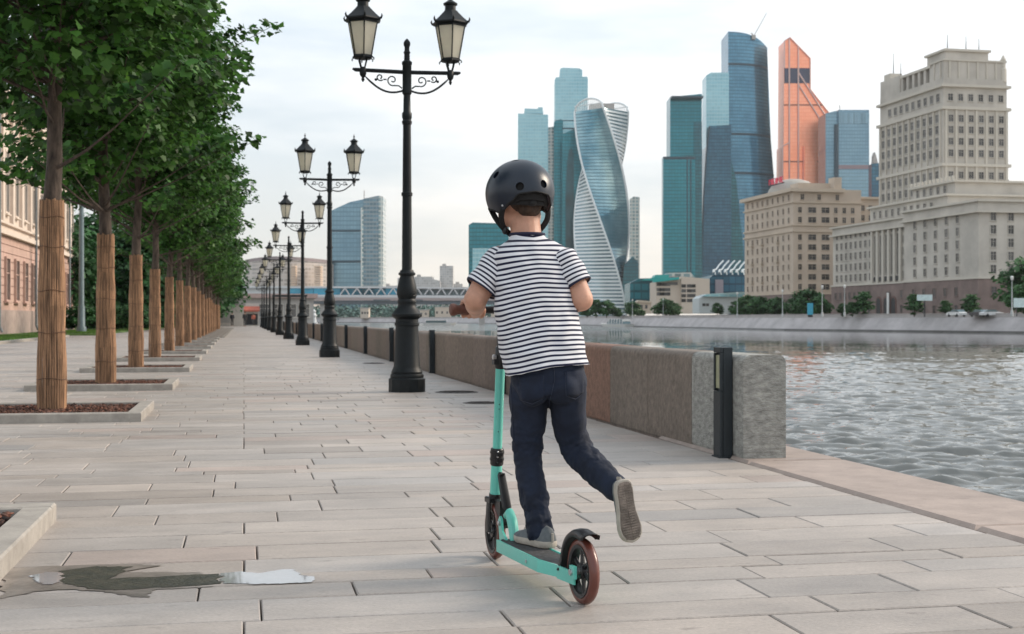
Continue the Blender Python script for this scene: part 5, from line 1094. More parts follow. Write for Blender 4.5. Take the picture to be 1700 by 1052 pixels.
# deck
zt, zl = .098, .060
top = [(-.040, .668), (.040, .668), (.056, .64), (.056, .24), (.034, .13), (-.034, .13), (-.056, .24), (-.056, .64)]
m = MB(); m.prism([(x, y, 0) for x, y in top], (0, 0, .068), (0, 0, zt - .001)); link('deck', evalmesh(m.mesh('deck', M_mint, fix=True), [('BEVEL', dict(width=.004, segments=2, limit_method='ANGLE'))], 'deck'), sc)
m = MB(); m.prism([(x*.86, .40 + (y-.40)*.965, 0) for x, y in top], (0, 0, zt - .0005), (0, 0, zt + .0015)); m.build('grip_tape', M_grip, sc)
for s in (-1, 1):
    m = MB(); pts = [(s*.057, .645), (s*.0575, .24), (s*.036, .125), (s*.0345, -.012)]
    for a, b_ in zip(pts[:-1], pts[1:]):
        m.prism([(a[0], a[1], zl), (b_[0], b_[1], zl + (.004 if b_[1] < .2 else 0)), (b_[0], b_[1], zt + .004), (a[0], a[1], zt + .004)], (-s*.004, 0, 0), (s*.002, 0, 0))
    m.box(min(s*.030, s*.041), max(s*.030, s*.041), -.022, .012, .083, .122); m.build('side_rail', M_mint, sc)
    m = MB(); m.lathe([(.010, 0), (.010, .006)], 12, M=Matrix.Translation((s*.041, -.004, .1025)) @ Matrix.Rotation(s*PI/2, 4, 'Y')); m.lathe([(.006, 0), (.006, .003)], 10, M=Matrix.Translation((s*.0595, .34, .078)) @ Matrix.Rotation(s*PI/2, 4, 'Y')); m.build('axle_bolt', M_steel, sc)
# rear fender
m = MB(); n = 22; vs = []
for k in range(n+1):
    a = rad(-8 + 128*k/n); r = .116 + (.004 if k < n-2 else .004 + .007*(k-n+2)); wd = .026 if k > 3 else .026 + .004*(3-k)
    for x, dr in ((-wd, -.014), (-wd, .0), (-wd*.6, .006), (0, .008), (wd*.6, .006), (wd, .0), (wd, -.014)): vs.append((x, (r+dr)*math.cos(a), .1025 + (r+dr)*math.sin(a)))
m.add(vs, [(k*7+j, k*7+j+1, k*7+j+8, k*7+j+7) for k in range(n) for j in range(6)])
link('rear_fender', evalmesh(m.mesh('rear_fender', M_blk, smooth='all'), [('SOLIDIFY', dict(thickness=.003))], 'rear_fender'), sc)
# front: fork, head block, folding joint
m = MB()
for s in (-1, 1):
    m.tube([(s*.024, WB + .0, .215), (s*.027, WB, .17), (s*.027, WB, .10)], [.012, .012, .013], 8, flat=(1.4, .6), up=(0, 1, 0))
m.cbox(-.032, .032, WB-.028, WB+.026, .208, .228, .004); m.build('fork', M_blk, sc, smooth=35)
m = MB(); m.prism([(0, WB-.03, .225), (0, WB-.085, .205), (0, WB-.115, .15), (0, WB-.10, .125), (0, WB-.075, .14), (0, WB-.03, .205)], (-.014, 0, 0), (.014, 0, 0)); m.cbox(-.016, .016, WB-.10, WB-.05, .17, .225, .004)
m.lathe([(.016, -.017), (.016, .017)], 12, M=Matrix.Translation((0, WB-.095, .145)) @ Matrix.Rotation(PI/2, 4, 'Y')); m.build('folding_block', M_blk, sc)
m = MB(); A_, B_ = Vector((0, WB-.070, .315)), Vector((0, WB-.128, .205)); dlt = (B_-A_).normalized(); m.tube([A_ + Vector((0, .012, .006)), A_, A_.lerp(B_, .5), B_, B_ + dlt*.012], [.008, .015, .017, .018, .010], 8, flat=(.55, 1), up=(0, 1, .3)); m.tube([A_, A_ + Vector((0, -.022, .006))], [.012, .006], 6, flat=(.5, 1.2), up=(0, 0, 1)); m.build('folding_lever', M_blk, sc, smooth=35)
m = MB()
for s in (-1, 1): m.prism([(0, .70, .085), (0, .715, .16), (0, .70, .175), (0, .685, .165), (0, .675, .125), (0, .63, .100)], (s*.020, 0, 0), (s*.028, 0, 0))
m.tube([(0, .70, .175), (0, .672, .190), (0, .645, .165), (0, .628, .130), (0, .62, .098)], [.014, .017, .019, .018, .016], 10); m.build('folding_bracket', M_mint, sc, smooth=35)
for s in (-1, 1): m = MB(); m.lathe([(.009, 0), (.009, .006), (.005, .008)], 10, M=Matrix.Translation((s*.028, .698, .150)) @ Matrix.Rotation(s*PI/2, 4, 'Y')); m.build('pivot_bolt', M_steel, sc)
SMi = SM.inverted()
TOP = SMi @ W(834, 514, 4.77); BOT = Vector((0, WB - .005, .226)); ax = (TOP - BOT).normalized()
def stz(z): return BOT + ax * ((z - BOT.z)/ax.z)
m = MB(); m.tube([stz(.226), stz(.24), stz(.40)], [.0225, .0215, .020], 20); m.build('lower_stem', M_mint, sc, smooth=True)
m = MB(); m.tube([stz(.212), stz(.240)], .0245, 20); m.tube([stz(.345), stz(.350), stz(.405), stz(.409)], [.021, .0245, .0245, .021], 20); m.tube([stz(.365), stz(.372)], .0265, 20); m.tube([stz(.39), stz(.397)], .0265, 20)
for z in (.358, .38): p = stz(z); m.cbox(p.x-.010, p.x+.010, p.y-.034, p.y-.02, z, z+.015, .002)
m.build('stem_clamp', M_blk, sc, smooth=35)
for z in (.36, .378, .396): p = stz(z); m = MB(); m.ball((p.x-.006, p.y-.0255, z), .0042, 8, 5); m.build('clamp_bolt', M_steel, sc, smooth='all')
m = MB(); m.tube([stz(.40), stz(.735)], .0172, 20); m.build('upper_stem', M_mint, sc, smooth=True)
for z in (.57, .553, .47): p = stz(z); m = MB(); m.ball((p.x-.004, p.y-.0165, z), .0022, 6, 4); m.build('pin_hole', M_blk, sc)
m = MB(); m.tube([stz(.70), stz(.705), stz(.775), stz(.78)], [.0175, .021, .021, .0175], 18); m.cbox(stz(.74).x-.030, stz(.74).x-.012, stz(.74).y-.016, stz(.74).y+.012, .715, .75, .003); m.build('quick_release', M_blk, sc, smooth=35)
m = MB(); p = stz(.742); m.tube([(p.x-.034, p.y-.01, .742), (p.x-.022, p.y-.01, .742)], .009, 10); m.build('release_bolt', M_steel, sc, smooth=True)
m = MB(); m.tube([stz(.775), stz(TOP.z + .012)], .0145, 16); m.build('handlebar_post', M_blk, sc, smooth=True)
hb = Matrix.Rotation(rad(-4), 4, 'Z'); hx = hb @ Vector((1, 0, 0))
m = MB(); m.tube([TOP - hx*.19, TOP - hx*.08 , TOP, TOP + hx*.08, TOP + hx*.19], [.011, .012, .0155, .012, .011], 14); m.build('handlebar', M_blk, sc, smooth=True)
for s in (-1, 1):
    m = MB(); pts = [TOP + hx*s*q for q in (.070, .075, .082, .10, .12, .14, .165, .174, .180, .190, .194)]; m.tube(pts, [.015, .021, .0165, .0175, .0178, .0175, .0172, .021, .0225, .0215, .014], 16); m.build('grip', M_brown, sc, smooth=True)

# ------------------------------------------------------------------ the child
M_skin = mat('skin', (.56, .305, .215), .50, var=.12, scale=16, bump=.12, bscale=250, spec=.35); M_skin.node_tree.nodes['Principled BSDF'].inputs['Subsurface Weight'].default_value = .12; M_skin.node_tree.nodes['Principled BSDF'].inputs['Subsurface Radius'].default_value = (.02, .008, .004)
M_hair = mat('brown_hair', (.055, .030, .018), .7, var=.3, scale=60, bump=1, bscale=220, bdist=.004, stretch=(1, 1, .3))
M_denim = mat('navy_denim', (.008, .017, .043), .85, var=.45, scale=9, bump=.45, bscale=480, bdist=.0015, col2=(.003, .006, .016), detail=8)
M_helm = mat('matte_navy_helmet', (.006, .013, .027), .36, var=.05, spec=.5, bump=.04, bscale=300)
M_strap = mat('black_webbing', (.010, .010, .011), .8, bump=.4, bscale=400)
M_canvas = mat('grey_canvas', (.13, .145, .155), .9, var=.15, scale=30, bump=.6, bscale=420, bdist=.0015)
M_rub = mat('pale_rubber', (.42, .38, .33), .7, var=.12, scale=30); M_sole = mat('worn_sole_rubber', (.20, .165, .14), .8, var=.3, scale=25, bump=.3, bscale=200)
M_shirt = bpy.data.materials.new('striped_jersey'); M_shirt.use_nodes = True
nt = M_shirt.node_tree; L = nt.links; b = nt.nodes['Principled BSDF']; b.inputs['Roughness'].default_value = .9; b.inputs['Sheen Weight'].default_value = .15; b.inputs['Specular IOR Level'].default_value = .2
at = _n(nt, 'ShaderNodeAttribute', attribute_name='s'); fr = _n(nt, 'ShaderNodeMath', operation='FRACT'); L.new(at.outputs['Fac'], fr.inputs[0])
rp = _n(nt, 'ShaderNodeValToRGB'); L.new(fr.outputs[0], rp.inputs[0]); e = rp.color_ramp.elements
e[0].position = 0; e[0].color = (.70, .70, .735, 1); e[1].position = 1.0; e[1].color = (.70, .70, .735, 1)
for p_, c_ in ((.28, (.70, .70, .735, 1)), (.31, (.010, .012, .038, 1)), (.70, (.010, .012, .038, 1)), (.73, (.70, .70, .735, 1))): q_ = e.new(p_); q_.color = c_
tcn = _n(nt, 'ShaderNodeTexCoord'); nz = _n(nt, 'ShaderNodeTexNoise'); nz.inputs['Scale'].default_value = 420; L.new(tcn.outputs['Object'], nz.inputs[0]); bp = _n(nt, 'ShaderNodeBump'); bp.inputs['Strength'].default_value = .35; bp.inputs['Distance'].default_value = .001
L.new(nz.outputs[0], bp.inputs['Height']); L.new(bp.outputs[0], b.inputs['Normal']); L.new(rp.outputs[0], b.inputs['Base Color'])

PO = Vector((.955, 4.45, .0995)); child = thing('person', 'child in striped shirt, navy jeans and helmet riding the mint scooter', 'person', PO)
def rebase(me): 
    me.transform(Matrix.Translation(-PO)); return me
def capsule(m, pts, rs_, flat=None, up=None, n=16, sub=4):
    P, R_ = [], []
    pts = [Vector(p) for p in pts]
    for i in range(len(pts)-1):
        for k in range(sub):
            t_ = k/sub; P.append(pts[i].lerp(pts[i+1], t_)); q = t_*t_*(3-2*t_); R_.append(rs_[i]*(1-q) + rs_[i+1]*q)
    P.append(pts[-1]); R_.append(rs_[-1])
    m.tube(P, R_, n, flat=flat, up=up)
    if not flat: m.ball(P[0], R_[0]*.99, 14, 8); m.ball(P[-1], R_[-1]*.99, 14, 8)
def union(m, vox, sm, name, mt):
    me = evalmesh(m.mesh(name, mt, fix=True), [('REMESH', dict(mode='VOXEL', voxel_size=vox, use_smooth_shade=True)), ('SMOOTH', dict(factor=.5, iterations=sm))], name)
    me.polygons.foreach_set('use_smooth', [True]*len(me.polygons)); me.materials.clear(); me.materials.append(mt); return me
bf = Matrix.Rotation(rad(-2), 4, 'Z') @ su; bf.normalize(); br = Vector((bf.y, -bf.x, 0))
# --- body
hipL, kneeL, ankL = W(884, 640, 4.56), W(876, 748, 4.63), W(897, 872, 4.55)
hipR, kneeR, ankR = W(940, 640, 4.54), W(957, 744, 4.62), W(1022, 808, 4.42)
shL, elL, wrL = W(829, 430, 4.63), W(789, 497, 4.585), W(790, 517, 4.735)
shR, elR, wrR = W(936, 433, 4.63), W(966, 497, 4.585), W(888, 516, 4.775)
m = MB()
capsule(m, [W(909, 628, 4.55), W(906, 600, 4.55), W(893, 520, 4.58), W(883, 440, 4.63), W(877, 408, 4.64)], [.098, .095, .102, .108, .06], flat=(.66, 1), up=bf, n=24)
m.ball(W(909, 618, 4.57), .070, 16, 10)
nk = [W(875, 412, 4.635), W(873, 385, 4.655), W(870, 355, 4.675)]; capsule(m, nk, [.060, .054, .055])
hc = W(866, 326, 4.685); head_pts = []
HM = Matrix.Translation(hc) @ Matrix.Rotation(HEAD + rad(4), 4, 'Z') @ Matrix.Rotation(rad(-12), 4, 'X')   # local y = face direction
def hball(c, r, sc=(1, 1, 1)):
    o = len(m.v); m.ball(c, r, 20, 12, sc=sc)
    for i in range(o, len(m.v)): m.v[i] = tuple(HM @ Vector(m.v[i]))
hball((0, -.008, .012), .088, (.88, 1.08, 1.05)); hball((0, .022, -.045), .060, (.88, 1, 1.0)); hball((0, .058, -.078), .028, (1.2, .8, .8))
hball((0, .090, -.022), .013, (.8, 1.2, 1)); hball((0, .082, -.008), .010, (.7, 1.3, 1.8)); hball((0, .083, -.050), .014, (1.5, .6, .6))
for s in (-1, 1): hball((s*.079, -.002, -.012), .022, (.35, .8, 1.25)); hball((s*.086, -.008, -.006), .013, (.5, .8, 1.2)); hball((s*.042, .058, -.028), .026, (1, .8, 1)); hball((s*.040, .030, -.058), .042, (.95, 1, 1.1))
for a, b_, c in ((shL, elL, wrL), (shR, elR, wrR)): capsule(m, [a, a.lerp(b_, .5), b_], [.048, .043, .040]); capsule(m, [b_, b_.lerp(c, .35), c], [.041, .038, .025])
for h_, k_, a_ in ((hipL, kneeL, ankL), (hipR, kneeR, ankR)): capsule(m, [h_, h_.lerp(k_, .5), k_, k_.lerp(a_, .35), a_], [.050, .045, .036, .034, .026])
# hands: palm, four fingers and a thumb curled round each grip
hxw = (Matrix.Rotation(HEAD, 3, 'Z') @ hx).normalized(); TW = SM @ TOP; back = (-su).normalized(); upv = UP
def around(c, r, deg): return c + back*(r*math.cos(rad(deg))) + upv*(r*math.sin(rad(deg)))
for s, wr_ in ((-1, wrL), (1, wrR)):
    c0 = TW + hxw*(s*.115)
    pc = around(c0, .031, 60); capsule(m, [wr_, wr_.lerp(pc, .5), pc], [.024, .022, .018])
    for k, (L0, q) in enumerate(((.027, 250), (.0095, 275), (-.009, 270), (-.027, 235))):
        c = c0 + hxw*(s*L0); fr_ = [.0092, .0096, .0094, .0080][k]
        pts = [around(c, .031, 70), around(c, .030, 110), around(c, .0275, 150), around(c, .0262, 190), around(c, .0262, q)]; capsule(m, pts, [fr_*1.15, fr_*1.1, fr_, fr_*.95, fr_*.8], sub=2, n=10)
    c = c0 - hxw*(s*.036); capsule(m, [around(c0 - hxw*(s*.02), .029, 40), around(c, .028, -5), around(c, .026, -50), around(c, .026, -85)], [.012, .011, .0095, .008], sub=2, n=10)
body = union(m, .0042, 4, 'body', M_skin); link('body', rebase(body), child)
for s in (-1, 1):
    e_ = MB(); e_.ball((s*.030, .0785, .004), .0115, 14, 8, sc=(1, .75, .8)); 
    for i in range(len(e_.v)): e_.v[i] = tuple(HM @ Vector(e_.v[i]) - PO)
    ey = e_.build('eye', mat('eye_white', (.7, .7, .7), .2) if s < 0 else bpy.data.materials['eye_white'], child, smooth='all')
# --- hair
m = MB(); hball((0, -.014, .016), .0925, (.90, 1.06, 1.04)); hball((0, -.060, -.046), .040, (1.15, .62, 1.0)); hball((0, -.050, -.066), .030, (1.5, .5, .8))
hm = union(m, .005, 3, 'hair', M_hair)
bm = bmesh.new(); bm.from_mesh(hm); HI = HM.inverted(); kill = [v for v in bm.verts if (HI @ v.co).y > .055 or ((HI @ v.co).z < -.028 and (HI @ v.co).y > -.03)]; bmesh.ops.delete(bm, geom=kill, context='VERTS'); bm.to_mesh(hm); bm.free(); link('hair', rebase(hm), child)
# --- helmet
hc2 = W(863, 320, 4.672); HH = Matrix.Translation(hc2) @ Matrix.Rotation(HEAD + rad(3), 4, 'Z') @ Matrix.Rotation(rad(-6), 4, 'X')
RX, RY, RZ = .119, .138, .116
def rim(a):                       # a: degrees from the nape, signed
    a = abs(a); keys = [(0, -.022), (25, -.027), (45, -.052), (62, -.072), (80, -.076), (98, -.060), (112, -.050), (128, -.062), (142, -.050), (160, -.030), (180, -.026)]
    for (a0, z0), (a1, z1) in zip(keys[:-1], keys[1:]):
        if a <= a1: t_ = (a-a0)/(a1-a0); t_ = t_*t_*(3-2*t_); return z0 + (z1-z0)*t_
def hpt(az, pol, k=1.0): return Vector((RX*k*math.sin(az)*math.sin(pol), -RY*k*math.cos(az)*math.sin(pol), RZ*k*math.cos(pol)))
def helm_mesh(k_, rows=44, na=120, low=0):
    m = MB(); vs = [Vector((0, 0, RZ*k_))]
    for j in range(1, rows+1):
        for i in range(na):
            az = 2*PI*i/na - PI; zr = rim(math.degrees(az)) - low*max(0, 1-(abs(math.degrees(az))/60)**2); pm = math.acos(max(-1, zr/RZ)); p = pm*j/rows; v = hpt(az, p, k_)
            q = max(0, (j/rows - .80)/.2); v.x *= 1 + .02*q*q; v.y *= 1 + .02*q*q
            vs.append(v)
    fs = [(0, 1+i, 1+(i+1) % na) for i in range(na)] + [(1+j*na+i, 1+(j+1)*na+i, 1+(j+1)*na+(i+1) % na, 1+j*na+(i+1) % na) for j in range(rows-1) for i in range(na)]
    m.add(vs, fs); return m
sh = evalmesh(helm_mesh(1.0).mesh('shell', M_helm, fix=True), [('SOLIDIFY', dict(thickness=.009, offset=-1))], 'shell')
cut = MB(); holes = [(math.radians(a), math.radians(p)) for a, p in ((-20, 82), (20, 82), (-66, 62), (66, 62), (-112, 66), (112, 66), (-150, 60), (150, 60), (-58, 27), (58, 27))]
holes = []
HHi = HH.inverted()
for (u, v) in ((863, 309), (903, 305)):
    o_ = HHi @ Vector((0, 0, EYE)); d_ = (HHi.to_3x3() @ (W(u, v, 4.6) - Vector((0, 0, EYE)))).normalized()
    A2_ = (d_.x/RX)**2 + (d_.y/RY)**2 + (d_.z/RZ)**2; B2_ = 2*(o_.x*d_.x/RX**2 + o_.y*d_.y/RY**2 + o_.z*d_.z/RZ**2); C2_ = (o_.x/RX)**2 + (o_.y/RY)**2 + (o_.z/RZ)**2 - 1
    holes.append(o_ + d_*((-B2_ - math.sqrt(B2_*B2_ - 4*A2_*C2_))/(2*A2_)))
for a, p in ((-75, 62), (75, 66), (-125, 62), (125, 62), (-160, 50), (160, 50), (-40, 22), (40, 22)): holes.append(hpt(math.radians(a), math.radians(p)))
for v in holes:
    nn = Vector((v.x/RX**2, v.y/RY**2, v.z/RZ**2)).normalized(); T = nn.to_track_quat('Z', 'Y').to_matrix().to_4x4()
    cut.lathe([(.0145, -.02), (.0145, .02)], 24, M=Matrix.Translation(v) @ T)
co = bpy.data.objects.new('cut', cut.mesh('cut', M_helm, fix=True)); COL.objects.link(co)
sh = evalmesh(sh, [('BOOLEAN', dict(operation='DIFFERENCE', object=co, solver='EXACT'))], 'shell'); bpy.data.objects.remove(co)
sh.polygons.foreach_set('use_smooth', [True]*len(sh.polygons)); sh.set_sharp_from_angle(angle=rad(38)); sh.materials.clear(); sh.materials.append(M_helm)
hel = bpy.data.objects.new('helmet', None); COL.objects.link(hel); hel.parent = child; hel.location = (0, 0, 0)
link('shell', rebase((sh.transform(HH), sh)[1]), hel)
pad = helm_mesh(.915, low=.030).mesh('padding', M_strap, smooth='all', fix=True); pad = evalmesh(pad, [('SOLIDIFY', dict(thickness=.012, offset=-1))], 'padding'); pad.transform(HH); link('padding', rebase(pad), hel)
rimm = MB(); na = 140; rp_ = []
for i in range(na+1):
    az = 2*PI*i/na - PI; zr = rim(math.degrees(az)); v = hpt(az, math.acos(zr/RZ), 1.0); v.x *= 1.02; v.y *= 1.02; rp_.append(HH @ v)
rimm.tube(rp_, .0028, 6, cap=False); rebase(rm := rimm.mesh('rim_trim', M_strap, smooth='all', fix=True)); link('rim_trim', rm, hel)
def surf(az, z, k=1.01): p = math.acos(z/RZ); return HH @ hpt(math.radians(az), p, k)
for az in (-62, 62, -128, 128): m = MB(); m.ball(surf(az, rim(az) + .014), .0042, 10, 6); rebase(q := m.mesh('rivet', M_steel, smooth='all')); link('rivet', q, hel)
m = MB(); m.ball(HH @ Vector((.0, -.100, -.052)), .018, 16, 10, sc=(1, .7, .8)); m.tube([HH @ Vector((x, -math.sqrt(max(0, 1-(x/.092)**2))*.103, -.050 + .15*abs(x)*.1)) for x in (-.085, -.06, -.03, 0, .03, .06, .085)], [.006, .009, .011, .012, .011, .009, .006], 8, flat=(1.2, .5), up=(0, 0, 1)); rebase(q := m.mesh('retention_dial', M_strap, smooth='all', fix=True)); link('retention_dial', q, hel)
chin = HM @ Vector((0, .035, -.118)); 
def strap(p0, p1, bow=.004, name='chin_strap'):
    m = MB(); pts = [Vector(p0).lerp(Vector(p1), k/6) for k in range(7)]; c_ = hc; pts = [p + (p - Vector((c_.x, c_.y, p.z))).normalized()*bow*math.sin(PI*k/6) for k, p in enumerate(pts)]
    m.tube(pts, .0105, 8, flat=(.28, 1), up=bf); rebase(q := m.mesh(name, M_strap, smooth='all', fix=True)); link(name, q, hel)
for s in (-1, 1):
    j_ = HM @ Vector((s*.066, .022, -.118)); strap(surf(s*128, rim(128) + .006, .97), j_); strap(surf(s*66, rim(66) + .006, .96), j_, .012); strap(j_, HM @ Vector((0, .050, -.138)), .006)
    m = MB(); m.ball(j_, .014, 10, 6, sc=(.8, .8, 1.2)); rebase(q := m.mesh('strap_buckle', M_blk, smooth='all')); link('strap_buckle', q, hel)

# --- clothes
def catmull(K, t_):
    n = len(K)-1; x = t_*n; i = min(int(x), n-1); u = x-i; g_ = lambda k: K[max(0, min(n, k))]
    p0, p1, p2, p3 = g_(i-1), g_(i), g_(i+1), g_(i+2)
    return [.5*((2*b_) + (-a+c)*u + (2*a-5*b_+4*c-d)*u*u + (-a+3*b_-3*c+d)*u**3) for a, b_, c, d in zip(p0, p1, p2, p3)]
def wr(v, sx, sy, sz, off=0): return noise.noise(Vector((v.x*sx + off, v.y*sy, v.z*sz)))
# shirt: keys = (left px, right px, py, half depth, tilt, d)
SK = [(838.5, 977, 606, .108, .070, 4.545), (835.5, 973, 586, .105, .06, 4.55), (830, 966, 558, .102, .05, 4.56), (825.5, 958, 525, .099, .07, 4.575), (822, 952, 490, .097, .04, 4.59), (820, 947, 455, .097, .01, 4.605), (818, 946, 428, .090, -.01, 4.62), (821, 942, 413, .080, -.02, 4.63), (832, 929, 403, .070, -.01, 4.635), (844, 908, 395, .062, 0, 4.64), (847.5, 903, 391, .060, 0, 4.64)]
m = MB(); nr_, na = 150, 128; vs, ss = [], []
zs = lambda z: z/.0163
for i in range(nr_+1):
    l_, r_, py, hd, tl, d = catmull(SK, i/nr_); c = W((l_+r_)/2, py, d); hw = (r_-l_)/2*d/F_PX
    ang_ = math.acos(min(1, br.dot(RGT))); hw_b = math.sqrt(max(1e-5, hw**2 - (hd*math.sin(ang_))**2))/math.cos(ang_)
    for k in range(na):
        a = 2*PI*k/na; ca, sa = math.cos(a), math.sin(a); ex = .86; ca, sa = math.copysign(abs(ca)**ex, ca), math.copysign(abs(sa)**ex, sa)
        p = c + br*(hw_b*ca) + bf*(hd*sa) + UP*(tl*hw_b*ca)
        t_ = i/nr_; low = max(0, 1 - t_*1.35); bk = max(0, -sa)
        # folds: broad drape at the waist, diagonal pulls from the armpits, a pleat at the right side
        f = .0095*low*wr(p, 16, 16, 9, 3) + .0070*wr(p, 22, 22, 26, 9) + .0070*low*math.sin((p.z*34 + ca*2.6) + 3*wr(p, 9, 9, 9, 5))*max(0, ca)**2
        f += .0055*math.sin(p.z*62 - abs(ca)*6 + 2*wr(p, 8, 8, 8, 1))*abs(ca)**3*(1-low)*(t_ < .8)
        f *= 1 if t_ < .75 else max(0, (1-t_)*4)
        nrm = (br*ca*.8 + bf*sa).normalized(); p += nrm*f; 
        if i == 0: p += UP*.001*math.sin(k*.7)
        dr_ = (.025*max(0, -ca)**1.5 + .007*max(0, ca)**2)*min(1, max(0, (1-t_)*2.2)); zz = p.z; p.z -= dr_; vs.append(p - PO); ss.append(zs(zz - tl*hw_b*ca*.9 + .0022*wr(p, 11, 11, 5, 2) + .012*(t_ > .5)*(t_-.5)*-abs(ca)*2))
fs = [(i*na+k, i*na+(k+1) % na, (i+1)*na+(k+1) % na, (i+1)*na+k) for i in range(nr_) for k in range(na)]
m.add(vs, fs); me = m.mesh('shirt', M_shirt, smooth='all'); a_ = me.attributes.new('s', 'FLOAT', 'POINT'); a_.data.foreach_set('value', ss)
me = evalmesh(me, [('SOLIDIFY', dict(thickness=.003, offset=-1))], 'shirt'); shirt = link('shirt', me, child)
M_navy = mat('navy_rib', (.018, .020, .048), .9)
m = MB(); c_, hw = W(875.3, 390.5, 4.64), 27.5*4.64/F_PX
m.tube([c_ + br*(hw*math.cos(a)) + bf*(.061*math.sin(a)) + UP*(.003 - .012*max(0, math.sin(a))) - PO for a in [2*PI*k/48 for k in range(49)]], .0055, 8, cap=False, flat=(1, 1.1)); m.build('collar', M_navy, shirt, smooth='all')
def sleeve(a, b_, r0, r1, off):
    """from inside the shoulder a to the open cuff b_"""
    m = MB(); n_, na = 46, 64; vs, ss = [], []; axv = (b_-a); Ln = axv.length; axn = axv.normalized(); e1 = (bf - axn*bf.dot(axn)).normalized(); e2 = axn.cross(e1)
    for i in range(n_+1):
        t_ = i/n_; c = a + axv*t_; r = (r0 + (r1-r0)*t_) * (1 if t_ > .25 else math.sqrt(max(.0, 1-((.25-t_)/.25)**2))*1.0 + .0)
        for k in range(na):
            q = 2*PI*k/na; p = c + (e1*math.cos(q)*1.05 + e2*math.sin(q)*.95)*max(r, .002); f = .0045*wr(p, 18, 18, 26, off) * t_ + .003*math.sin(t_*13 + 3*math.cos(q) + off)*(1-abs(t_-.55)*1.6)
            p += (p-c).normalized()*f; vs.append(p - PO); ss.append((t_*Ln + .0015*wr(p, 12, 12, 12, off) + .004*math.cos(q+1))/.0146 + .35)
    m.add(vs, [(i*na+k, i*na+(k+1) % na, (i+1)*na+(k+1) % na, (i+1)*na+k) for i in range(n_) for k in range(na)])
    me = m.mesh('sleeve', M_shirt, smooth='all'); a_ = me.attributes.new('s', 'FLOAT', 'POINT'); a_.data.foreach_set('value', ss)
    sl_ = link('sleeve', evalmesh(me, [('SOLIDIFY', dict(thickness=.003, offset=1))], 'sleeve'), shirt)
    m = MB(); m.tube([b_ + (e1*math.cos(2*PI*k/40)*1.05 + e2*math.sin(2*PI*k/40)*.95)*(r1+.001) - PO for k in range(41)], .0036, 6, cap=False); m.build('sleeve_hem', M_navy, shirt, smooth='all')
sleeve(W(843, 418, 4.63), W(799, 479, 4.60), .062, .0585, 2.0); sleeve(W(924, 420, 4.63), W(958, 474, 4.60), .060, .0540, 7.0)
# jeans
m = MB(); px = lambda v: v*4.58/F_PX
LL = [(879, 628, 4.56, 33), (878, 660, 4.57, 33.5), (878, 690, 4.59, 30.5), (876, 725, 4.615, 27.5), (875, 745, 4.625, 25.5), (877, 765, 4.62, 24), (882, 800, 4.60, 24.5), (888, 832, 4.575, 23.5), (894, 858, 4.555, 22.5), (896, 882, 4.545, 22)]
RLg = [(941, 628, 4.54, 33), (943, 660, 4.55, 32), (944, 690, 4.57, 30.5), (948, 718, 4.60, 28), (956, 742, 4.62, 27.5), (969, 760, 4.585, 26), (986, 776, 4.535, 25), (1003, 792, 4.485, 23.5), (1018, 806, 4.44, 22.5), (1023, 810, 4.425, 22)]
ax_pts = []
for Lg in (LL, RLg):
    pts = [W(a, b_, c) for a, b_, c, r in Lg]; capsule(m, pts, [px(r)*.985 for *_, r in Lg], n=20, sub=3)
    al = 0; prev = pts[0]
    for i in range(len(pts)-1):
        for k in range(8): q = pts[i].lerp(pts[i+1], k/8); al += (q-prev).length; prev = q; ax_pts.append((q, al, (pts[i+1]-pts[i]).normalized()))
capsule(m, [W(908, 596, 4.55), W(909, 622, 4.55), W(910, 650, 4.555)], [.128, .130, .118], flat=(.76, 1.0), up=bf, n=30)
for u in (886, 934): m.ball(W(u, 645, 4.51), .060, 16, 10)
jm = union(m, .0052, 3, 'jeans', M_denim)
AX = np.array([q[0] for q in ax_pts]); co_ = np.empty(len(jm.vertices)*3, np.float32); jm.vertices.foreach_get('co', co_); co_ = co_.reshape(-1, 3); no_ = np.array([v.normal for v in jm.vertices])
D2 = ((co_[:, None, :] - AX[None])**2).sum(2); ix = D2.argmin(1)
for i in range(len(co_)):
    q, al, dv = ax_pts[ix[i]]; rel = Vector(co_[i]) - q; leg = 0 if ix[i] < len(ax_pts)//2 + 4 else 9; th = math.atan2(rel.dot(RGT), rel.dot(FWD)); aa = al + rel.dot(dv)
    kn = math.exp(-((aa-.245)/.075)**2); an_ = math.exp(-((aa-(.50 if leg == 0 else .38))/.10)**2); cr_ = math.exp(-((aa-.06)/.06)**2)
    w_ = .22 + .9*kn + 1.1*an_ + .25*cr_
    f = (w_ if leg == 0 else w_*.6)*(.0085*noise.noise(Vector((math.cos(th)*1.3 + leg, math.sin(th)*1.3, aa*34))) + .0045*noise.noise(Vector((math.cos(th)*3 + leg, math.sin(th)*3, aa*75)))) + .003*noise.noise(Vector(co_[i])*16)
    co_[i] += no_[i]*f
jm.vertices.foreach_set('co', co_.ravel()); jm.update(); jbv = BVHTree.FromPolygons([v.co.copy() for v in jm.vertices], [tuple(p.vertices) for p in jm.polygons])
jeans = link('jeans', rebase(jm), child)
M_seam = mat('denim_seam', (.035, .045, .075), .8); cam_p = Vector((0, 0, EYE))
def on_jeans(u, v, off=.0016):
    d_ = (W(u, v, 4.5) - cam_p).normalized(); h = jbv.ray_cast(cam_p, d_); return (h[0] + h[1]*off) if h[0] else None
def seam(pts, r=.0013, n=10):
    out = []
    for a, b_ in zip(pts[:-1], pts[1:]):
        for k in range(n): h = on_jeans(a[0] + (b_[0]-a[0])*k/n, a[1] + (b_[1]-a[1])*k/n); (out.append(h - PO) if h else None)
    if len(out) > 2: m = MB(); m.tube(out, r, 5); m.build('seam', M_seam, jeans, smooth='all')
